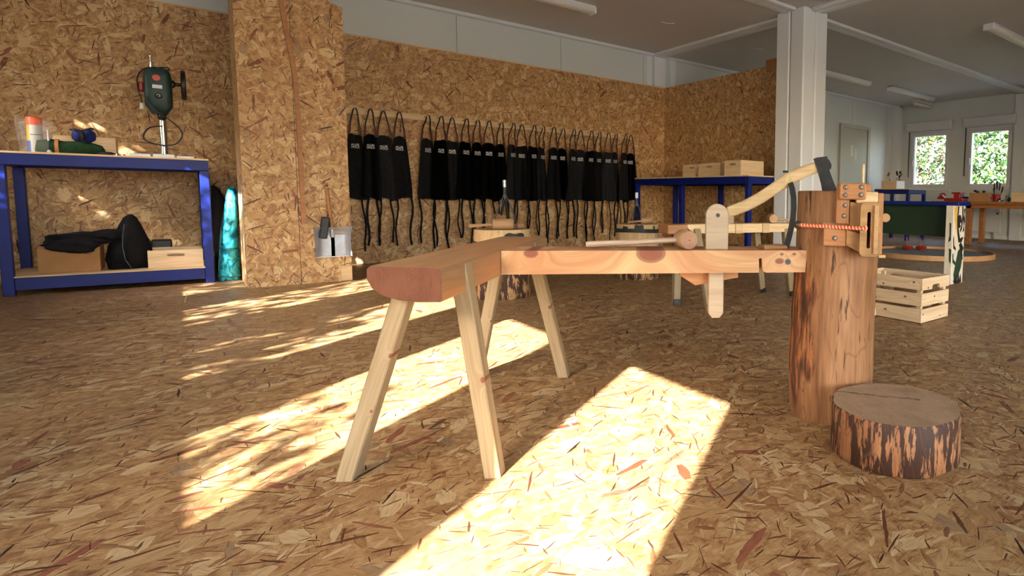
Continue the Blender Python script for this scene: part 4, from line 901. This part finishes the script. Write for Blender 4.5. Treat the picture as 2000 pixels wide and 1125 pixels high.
slot_box('slotted_box', 'pale wooden box with an oval hand slot on the lower shelf', -.212, .098, 6.13, 6.5, ZS, .132, 'plybox', slot_w=.1)
tag(obj('black_case', span((-.2, 6.52, ZS), (-.08, 6.66, .315), .008), 'black', None), 'small black case behind the slotted box on the lower shelf', 'case')
# bag and jacket between bench and pillar
rg_ = []
for z, x0, x1, d_ in ((.0, .182, .312, .07), (.03, .176, .316, .09), (.2, .19, .318, .085), (.4, .21, .32, .07), (.55, .232, .322, .055), (.68, .25, .322, .035), (.75, .275, .315, .012)):
    c_ = (x0+x1)/2; rg_.append([(c_+(x1-x0)/2*(1+.05*math.sin(3*k+z*11))*math.cos(k), 6.13+.02*math.sin(z*8)+d_*(1+.12*math.sin(4*k+z*9))*math.sin(k), z) for k in [2*math.pi*q/28 for q in range(28)]])
t = thing('turquoise_bag', 'crumpled turquoise plastic bag standing between workbench and OSB pillar', 'bag', (.25, 6.13, 0)); obj('bag_body', loft(rg_), 'bag', t, smooth=70)
obj('seam', tube([(.18, 6.045, .045), (.25, 6.03, .035), (.315, 6.05, .045)], .004, 6), 'green_plastic', t)
rg_ = []
for z, x0, x1, d_ in ((.0, .185, .295, .08), (.05, .18, .3, .09), (.25, .172, .3, .11), (.45, .172, .29, .1), (.62, .172, .27, .08), (.73, .175, .23, .05), (.76, .18, .20, .02)):
    c_ = (x0+x1)/2; rg_.append([(c_+(x1-x0)/2*math.cos(k), 6.42+d_*(1+.15*math.sin(4*k+z*9))*math.sin(k), z) for k in [2*math.pi*q/20 for q in range(20)]])
tag(obj('black_jacket', loft(rg_), 'cloth2', None, smooth=70), 'black jacket bundled in the gap behind the turquoise bag', 'jacket')
tag(obj('wood_shaving', tube([(-.02, 5.05, .004), (-.015, 5.04, .03), (-.005, 5.05, .045), (-.012, 5.06, .06)], 0, flat_=(.008, .0015), upv=(1, 0, 0)), 'pine', None), 'tiny pale curled wood shaving on the floor before the workbench', 'shaving')
# ------------------------------------------------------------------ two chopping logs before the aprons
def chop_log(cx_, cy_, label, r_=.186, h=.475, band=(.372, .402), seed=1, chips=None):
    t = thing('chopping_log', label, 'log', (cx_, cy_, 0), 0, 'chopping logs before the aprons')
    fn = lambda a, z: 1+.02*math.sin(3*a+seed)+.012*math.sin(9*a+z*6)+.006*math.sin(23*a)
    m_ = T(cx_, cy_, 0, seed)
    obj('bark_base', lathe([(r_*.98, 0), (r_*1.0, .02), (r_*.99, .26)], 40, fn=fn), 'log_far', t, m_, 50)
    obj('bare_top', lathe([(r_*.985, .26), (r_*.98, .34), (r_*.975, h-.004), (r_*.96, h)], 40, fn=fn, cap_mat=1), ['log_pale', 'log_top'], t, m_, 50)
    obj('band', tube([(r_*1.005*fn(a, .38)*math.cos(a), r_*1.005*fn(a, .38)*math.sin(a), sum(band)/2+.004*math.sin(2*a)) for a in [2*math.pi*k/48 for k in range(49)]], 0, flat_=(band[1]-band[0], .008), upv=(1, 0, 0)), 'rubber', t, m_)
    for a0, w_, z0, z1 in (chips or []):
        obj('charred_patch', grid(8, 4, lambda u, v: (r_*1.0*fn(a0+w_*(u-.5), .4)*math.cos(a0+w_*(u-.5))*1.004, r_*1.004*fn(a0+w_*(u-.5), .4)*math.sin(a0+w_*(u-.5)), z0+(z1-z0)*(v*(1-.25*abs(2*u-1)**3)+.1*math.sin(9*u)*v))), 'rubber', t, m_)
    return t
va = math.atan2(-4.056, -1.631)-1; vb = math.atan2(-4.277, -2.922)-3
chop_log(1.631, 4.056, 'left chopping log with a black band, behind the shaving bench', seed=1, band=(.366, .398), chips=[(va+.45, .75, .40, .455)])
chop_log(2.922, 4.277, 'right chopping log with charred rim, before the last aprons', seed=3, band=(.405, .438), chips=[(va, .1, .43, .468), (vb-.62, .3, .43, .46), (vb+.05, .42, .43, .474), (vb+.8, .1, .43, .465)])
def iron_stand(cx_, cy_, z0, apex, join, spread, label, tip):
    t = thing('iron_stand', label, 'stand', (cx_, cy_, z0), 0, 'iron stands on the chopping logs')
    u = Vector((cy_, -cx_, 0)).normalized(); w_ = Vector((cx_, cy_, 0)).normalized(); c = Vector((cx_, cy_, 0))
    obj('post', tube([c+Vector((0, 0, z)) for z in (join-.03, join, apex)], .012, 8), 'steel', t)
    obj('tip', tube([c+Vector((0, 0, z)) for z in (apex-.045, apex+.004)], .0135, 8), tip, t)
    for s in (-1, 1):
        obj('leg', tube([c+Vector((0, 0, join+.02)), c+u*s*spread*.55+Vector((0, 0, (join+z0)/2+.03)), c+u*s*spread+Vector((0, 0, z0+.04)), c+u*s*spread+Vector((0, 0, z0))], 0, flat_=(.008, .024), upv=tuple(w_)), 'rubber', t)
    for s in (-.45, .3): obj('back_leg', tube([c+Vector((0, 0, join)), c+u*s*spread+w_*.07+Vector((0, 0, z0+.06)), c+u*s*spread+w_*.08+Vector((0, 0, z0))], .009, 6), 'rubber', t)
iron_stand(1.655, 4.055, .476, .812, .71, .076, 'black forked iron stand on the left chopping log', 'chrome')
iron_stand(2.915, 4.285, .476, .745, .66, .045, 'black forked iron stand with a white tip on the right chopping log', 'print')
u1 = Vector((4.0, -1.6, 0)).normalized()
mallet('log_mallet', (1.60, 3.965, .513), (.96, -.28, 0), (1.395, 4.02, .503), 'thick-headed wooden mallet lying on the left chopping log', 'wooden mallets', .036, .135, .012, .014, 'malletw', 'mallet_end')
mallet('log_mallet', (2.985, 4.235, .506), (.9, -.43, .1), (2.80, 4.25, .492), 'slim wooden mallet lying on the right chopping log', 'wooden mallets', .028, .1, .011, .012, 'malletw', 'mallet_end')
tag(obj('wood_block', box(.105, .06, .1, .006), 'darkwood', None, T(1.675, 4.15, .526, .3)), 'brown wood block behind the mallet on the left chopping log', 'wood block')
tag(obj('wood_block', box(.09, .03, .035, .004), 'darkwood', None, T(1.755, 4.08, .493, -.35)), 'small wood offcut at the right rim of the left chopping log', 'wood block')

# ------------------------------------------------------------------ second shaving bench in the middle distance
t = thing('shaving_bench', 'second pale shaving bench standing behind the front bench rail', 'bench', (2.8, 2.9, 0))
A0, A1 = Vector((2.27, 2.99, .505)), Vector((3.27, 2.745, .505)); dx = (A1-A0).normalized(); dy = Vector((-dx.y, dx.x, 0)); fr = frame(A0, A1); L = (A1-A0).length
obj('seat', box(.14, .16, .062, .004, (.07, .07, 0)), 'larch', t, fr)
obj('rail', prism([(.1, .031), (L, .031), (L, -.031), (.24, -.031), (.20, -.028), (.165, -.01), (.135, .012)], .13, .002, off=.065), 'pine', t, fr)
for x in (.5, .72): obj('joint', span((x, -.012, -.034), (x+.055, .05, .033), .003), 'axehandle', t, fr)
bk_ = obj('swing_arm', prism([(.46, .03), (.52, .03), (.52, .13), (.505, .15), (.475, .15), (.46, .13)], .02, .002, off=.06), 'ply', t, fr)
for p0, q, top in (((2.365, 3.02, 0), .0, (.12, .1)), ((2.40, 2.715, 0), 0, (.21, .01)), ((3.215, 3.045, 0), 0, (.74, .12)), ((3.26, 2.79, 0), 0, (.93, .02))):
    p1 = A0+dx*top[0]+dy*top[1]; p1.z = .5; lg = plank('leg', p0, p1, .046, .046, 'pine_leg', t, tuple(dy), .003)
    obj('metal_shoe', box(.04, .05, .012, .001, (.02, 0, -.02)), 'steel', lg, WM[lg])
mallet('wooden_mallet', tuple(A0+dx*.84+dy*.06+Vector((0, 0, .064))), tuple(-dx*.35-dy), tuple(A0+dx*1.03+dy*.0+Vector((0, 0, .046))), 'wooden mallet lying on the second bench left of the stump', 'wooden mallets', .032, .1, .011, .012, 'malletw', 'malletw')

# ------------------------------------------------------------------ boxes on the long blue table
for y0, y1, x0, h, lab in ((5.36, 5.70, 4.56, .152, 'leftmost wooden box with hand slot on the long blue table'), (4.965, 5.345, 4.52, .155, 'middle wooden box with hand slot on the long blue table'), (4.53, 4.79, 4.42, .163, 'rightmost wooden box on the long blue table, turned corner-on')):
    slot_box('wooden_box', lab, x0, x0+.36, y0, y1, .96, h, 'plybox', 'wooden boxes on the long blue table', 'x', .1, .74)
tag(obj('tool_strap', blob(.05, .12, .012, (4.75, 4.95, 1.122), 2, .15, 4, 6), 'black', None), 'flat black strap lying across the boxes on the long table', 'strap')
tag(obj('wood_board', span((4.75, 4.95, 0), (4.8, 5.45, .16), .004), 'darkwood', None), 'brown board standing on the floor under the long blue table', 'board')
tag(obj('wood_board', span((4.72, 4.5, 0), (4.77, 4.85, .2), .004), 'darkwood', None), 'second brown board under the right end of the long blue table', 'board')

# ------------------------------------------------------------------ painted counter, ring on the floor
t = thing('painted_counter', 'narrow counter with blue top, dark green board and painted end panel', 'counter', (4.89, 2.9, 0))
obj('counter_top', span((4.78, 2.27, .672), (5.0, 3.75, .705), .003), 'blue', t)
obj('green_board', span((4.84, 2.40, .40), (4.86, 3.72, .672), .002), 'greenboard', t)
ep = obj('end_panel', span((4.765, 2.305, 0), (4.985, 2.37, .672), .002), 'paintwhite', t)
obj('far_leg', span((4.8, 3.65, 0), (4.98, 3.73, .672), .003), 'paintwhite', t)
def daub(pts, mt, nm='painted_patch', k=0): obj(nm, prism([(4.765+u*.22, v*.672) for u, v in pts], .002, off=2.304-k*.0012), mt, ep)
def ell(cu, cv, ru, rv, n=16): return [(cu+ru*math.cos(2*math.pi*i/n), cv+rv*math.sin(2*math.pi*i/n)) for i in range(n)]
daub([(.05, .98), (.3, .99), (.42, .8), (.4, .62), (.25, .7), (.12, .82)], 'painty')
daub(ell(.52, .80, .16, .085), 'paintblack', k=1); daub(ell(.6, .765, .035, .02), 'paintwhite', k=2)
daub([(.36, .99), (.43, .99), (.38, .84), (.42, .74), (.5, .66), (.6, .58), (.9, .6), (.75, .53), (.5, .53), (.4, .62), (.33, .74), (.3, .86)], 'paintblack', k=2)
daub([(.7, .99), (.78, .99), (.8, .82), (.72, .7), (.6, .66), (.58, .69), (.68, .74), (.72, .84)], 'paintblack', k=2)
daub([(.85, .95), (.97, .97), (.9, .88), (.98, .8), (.88, .74), (.94, .68), (.82, .66), (.88, .76), (.82, .84), (.88, .9)], 'paintblack', k=1)
daub([(.5, .42), (.75, .47), (.9, .36), (.8, .2), (.5, .06), (.3, .03), (.2, .12), (.35, .28)], 'paintg', k=1)
daub([(.55, .5), (.7, .53), (.95, .45), (.82, .4), (.92, .3), (.78, .32), (.7, .42)], 'paintblack', k=2)
daub([(.2, .03), (.3, .1), (.34, .02), (.45, .12), (.52, .02), (.62, .15), (.7, .03), (.8, .12), (.86, .01), (.6, .0), (.3, .0)], 'paintblack', k=2)
daub([(.05, .58), (.1, .62), (.14, .5), (.3, .46), (.28, .43), (.1, .46)], 'paintblack', k=1); daub([(.05, .38), (.1, .4), (.14, .32), (.34, .27), (.3, .24), (.08, .28)], 'paintg', k=1)
def edge_daub(pts, mt): obj('painted_patch', prism([(y, z) for y, z in pts], .002), mt, ep, Matrix.Translation((4.764, 0, 0)) @ Matrix.Rotation(R(90), 4, 'Z'))
edge_daub([(2.32, .52), (2.335, .53), (2.33, .42), (2.34, .36), (2.318, .38)], 'paintblack'); edge_daub([(2.31, .3), (2.33, .31), (2.325, .2), (2.31, .18)], 'paintg')
t = thing('floor_ring', 'round low wooden ring filled with grey sand on the floor', 'sand ring', (7.15, 3.75, 0))
bm = B(); seg = 56; ro = []
for r_, z in ((.78, 0), (.78, .06), (.755, .06), (.755, .0)): ro.append([(7.15+r_*math.cos(2*math.pi*k/seg), 3.75+r_*math.sin(2*math.pi*k/seg), z) for k in range(seg)])
obj('ring_wall', loft(ro+[ro[0]], cap=False), 'malletw', t); obj('sand', lathe([(.75, .005), (.75, .028), (.3, .03)], 48, c=(7.15, 3.75, 0)), 'sand', t)
for x, y, lab in ((7.36, 4.2, 'left red sand toy with an upright handle in the floor ring'), (7.46, 4.05, 'right red sand toy with an upright handle in the floor ring')):
    q = thing('sand_toy', lab, 'toy', (x, y, .03), 0, 'red sand toys'); obj('bowl', lathe([(.05, .031), (.07, .05), (.075, .075), (.04, .09)], 14, c=(x, y, 0)), 'red', q); obj('stick', tube([(x, y, .085), (x-.02, y+.01, .2)], .008, 6), 'oldboard', q)

# ------------------------------------------------------------------ brown workbench, small blue table at the far right
t = thing('brown_workbench', 'long brown wooden workbench in front of the right window', 'workbench', (9.8, 3.3, 0))
for i in range(3): obj('top_plank', span((9.45+i*.23, 1.9, .665), (9.675+i*.23, 4.98, .71), .004), 'oldboard', t)
obj('apron_board', span((9.5, 2.0, .60), (9.53, 4.72, .665), .003), 'oldboard', t)
for y in (4.30, 2.0):
    for x in (9.5, 10.0): obj('leg', span((x, y, 0), (x+.08, y+.08, .665), .004), 'oldboard', t)
ZW = .7105
t = thing('red_vise', 'red bench vise on the left end of the brown workbench', 'vise', (9.6, 4.65, ZW))
obj('base', span((9.5, 4.45, ZW), (9.72, 4.78, ZW+.05), .01), 'red', t); obj('jaw', span((9.52, 4.52, ZW+.05), (9.7, 4.62, ZW+.135), .006), 'red', t); obj('jaw_plate', span((9.5, 4.50, ZW+.12), (9.72, 4.65, ZW+.15), .004), 'red', t)
obj('slide', tube([(9.6, 4.4, ZW+.06), (9.6, 4.5, ZW+.06)], .018), 'steel', t)
t = thing('red_plane', 'dark red hand plane with a pale sole beside the vise', 'plane', (9.6, 4.86, ZW))
obj('sole', span((9.53, 4.76, ZW), (9.63, 4.93, ZW+.03), .004), 'alu', t); obj('body', prism([(4.78, ZW+.03), (4.93, ZW+.03), (4.91, ZW+.07), (4.84, ZW+.1), (4.8, ZW+.06)], .07, .004, off=-9.58), 'red', t, Matrix.Rotation(R(90), 4, 'Z') @ Matrix.Identity(4))
obj('tote', tube([(9.58, 4.9, ZW+.05), (9.58, 4.88, ZW+.12), (9.58, 4.82, ZW+.13), (9.58, 4.79, ZW+.09)], .014, 8), 'red', t)
t = thing('tool_box', 'open brown wooden tool box on the brown workbench', 'box', (9.6, 4.18, ZW))
obj('front_board', span((9.5, 4.03, ZW), (9.515, 4.34, ZW+.14), .002), 'cardboard', t); obj('back_board', span((9.7, 4.03, ZW), (9.715, 4.34, ZW+.14), .002), 'cardboard', t)
for y in (4.03, 4.327): obj('side_board', span((9.515, y, ZW), (9.7, y+.013, ZW+.14), .002), 'cardboard', t)
for i, (y, h) in enumerate(((4.28, .17), (4.24, .155), (4.14, .16))): tag(obj('clamp_handle', blob(.03, .03, .02, (9.58, y, ZW+h), 2, .05), 'black', None), ('round black grip leftmost in the brown tool box', 'round black grip second in the brown tool box', 'round black grip rightmost in the brown tool box')[i], 'tool')
t = thing('red_bucket', 'small dark red pot holding chisels on the brown workbench', 'pot', (9.6, 3.94, ZW))
obj('pot', lathe([(.05, ZW), (.062, ZW+.1), (.066, ZW+.12), (.055, ZW+.12), (.05, ZW+.02)], 18, c=(9.6, 3.94, 0)), 'red', t); obj('pot_handle', tube([(9.58, 4.0, ZW+.05), (9.55, 4.12, ZW+.11)], .01, 6), 'red', t)
for i, (y, h, lean) in enumerate(((3.965, .30, .02), (3.94, .33, .0), (3.915, .3, -.02), (3.90, .24, -.05), (3.95, .22, .045))):
    q = thing('chisel', ('chisel with black handle standing leftmost in the red pot', 'tallest chisel with black handle in the red pot', 'black-handled chisel right of the tallest one in the red pot', 'short tool leaning right in the red pot', 'short tool leaning left in the red pot')[i], 'chisel', (9.6, y, ZW+.03), 0, 'chisels in the red pot')
    obj('blade', tube([(9.6, y, ZW+.03), (9.6, y+lean*.6, ZW+h*.62)], 0, flat_=(.004, .014), upv=(1, 0, 0)), 'steel', q); obj('handle', tube([(9.6, y+lean*.6, ZW+h*.6), (9.6, y+lean*.8, ZW+h*.75), (9.6, y+lean, ZW+h)], [.011, .014, .012], 8), 'black', q)
t = thing('blue_tool', 'small blue and white tool lying beside the red pot', 'tool', (9.55, 3.85, ZW)); obj('tool_body', blob(.03, .05, .024, (9.55, 3.85, ZW+.025), 2, .08), 'navy', t); obj('white_tip', blob(.015, .022, .012, (9.525, 3.86, ZW+.012), 2, .0), 'print', t); obj('white_cap', blob(.015, .02, .012, (9.525, 3.825, ZW+.035), 2, .0), 'print', t)
tag(obj('white_cup', lathe([(.03, ZW), (.035, ZW+.11), (.031, ZW+.11), (.028, ZW+.01)], 14, c=(9.75, 3.83, 0)), 'can', None), 'plain white cup behind the small blue tool', 'cup')
tag(obj('black_clamp', blob(.02, .03, .035, (9.52, 3.71, ZW+.035), 2, .1), 'black', None), 'black clamp head at the edge of the brown workbench', 'clamp')
slot_box('wooden_box', 'long pale wooden box at the right edge of the picture', 9.5, 9.75, 3.2, 3.67, ZW, .145, 'plybox', None, 'x', .01)
blue_bench('blue_side_table', 'small blue table in front of the left window', 9.35, 9.95, 5.35, 6.05, .905, False)
t = thing('utensil_box', 'wooden box full of carving tools on the small blue table', 'box', (9.45, 5.8, .92)); ZB = .9195
obj('front_board', span((9.37, 5.62, ZB), (9.385, 5.9, ZB+.14), .002), 'plybox', t); obj('back_board', span((9.62, 5.62, ZB), (9.635, 5.9, ZB+.14), .002), 'plybox', t)
for y in (5.605, 5.9): obj('side_board', span((9.37, y, ZB), (9.635, y+.015, ZB+.14), .002), 'pvc' if y < 5.7 else 'plybox', t)
g = random.Random(5)
for i in range(9):
    x, y = 9.42+g.uniform(0, .16), 5.65+g.uniform(0, .22); lx, ly, h = g.uniform(-.03, .03), g.uniform(-.07, .07), g.uniform(.2, .3)
    q = thing('carving_tool', '%s carving tool from the left sticking out of the box on the small blue table' % ORD[i], 'tool', (x, y, ZB+.02), 0, 'carving tools in the box')
    q['ysort'] = y+ly
    obj('shaft', tube([(x, y, ZB+.02), (x+lx*.7, y+ly*.7, ZB+h*.7)], .007, 6), 'oldboard', q); obj('head', blob(.016, .02, .03, (x+lx, y+ly, ZB+h), 2, .1, 3, i), 'black' if i % 2 else 'oldboard', q)
cts = sorted([o for o in col.objects if o.name.startswith('carving_tool')], key=lambda o: -o['ysort'])
for i, o in enumerate(cts): o['label'] = '%s carving tool from the left sticking out of the box on the small blue table' % ORD[i]; del o['ysort']
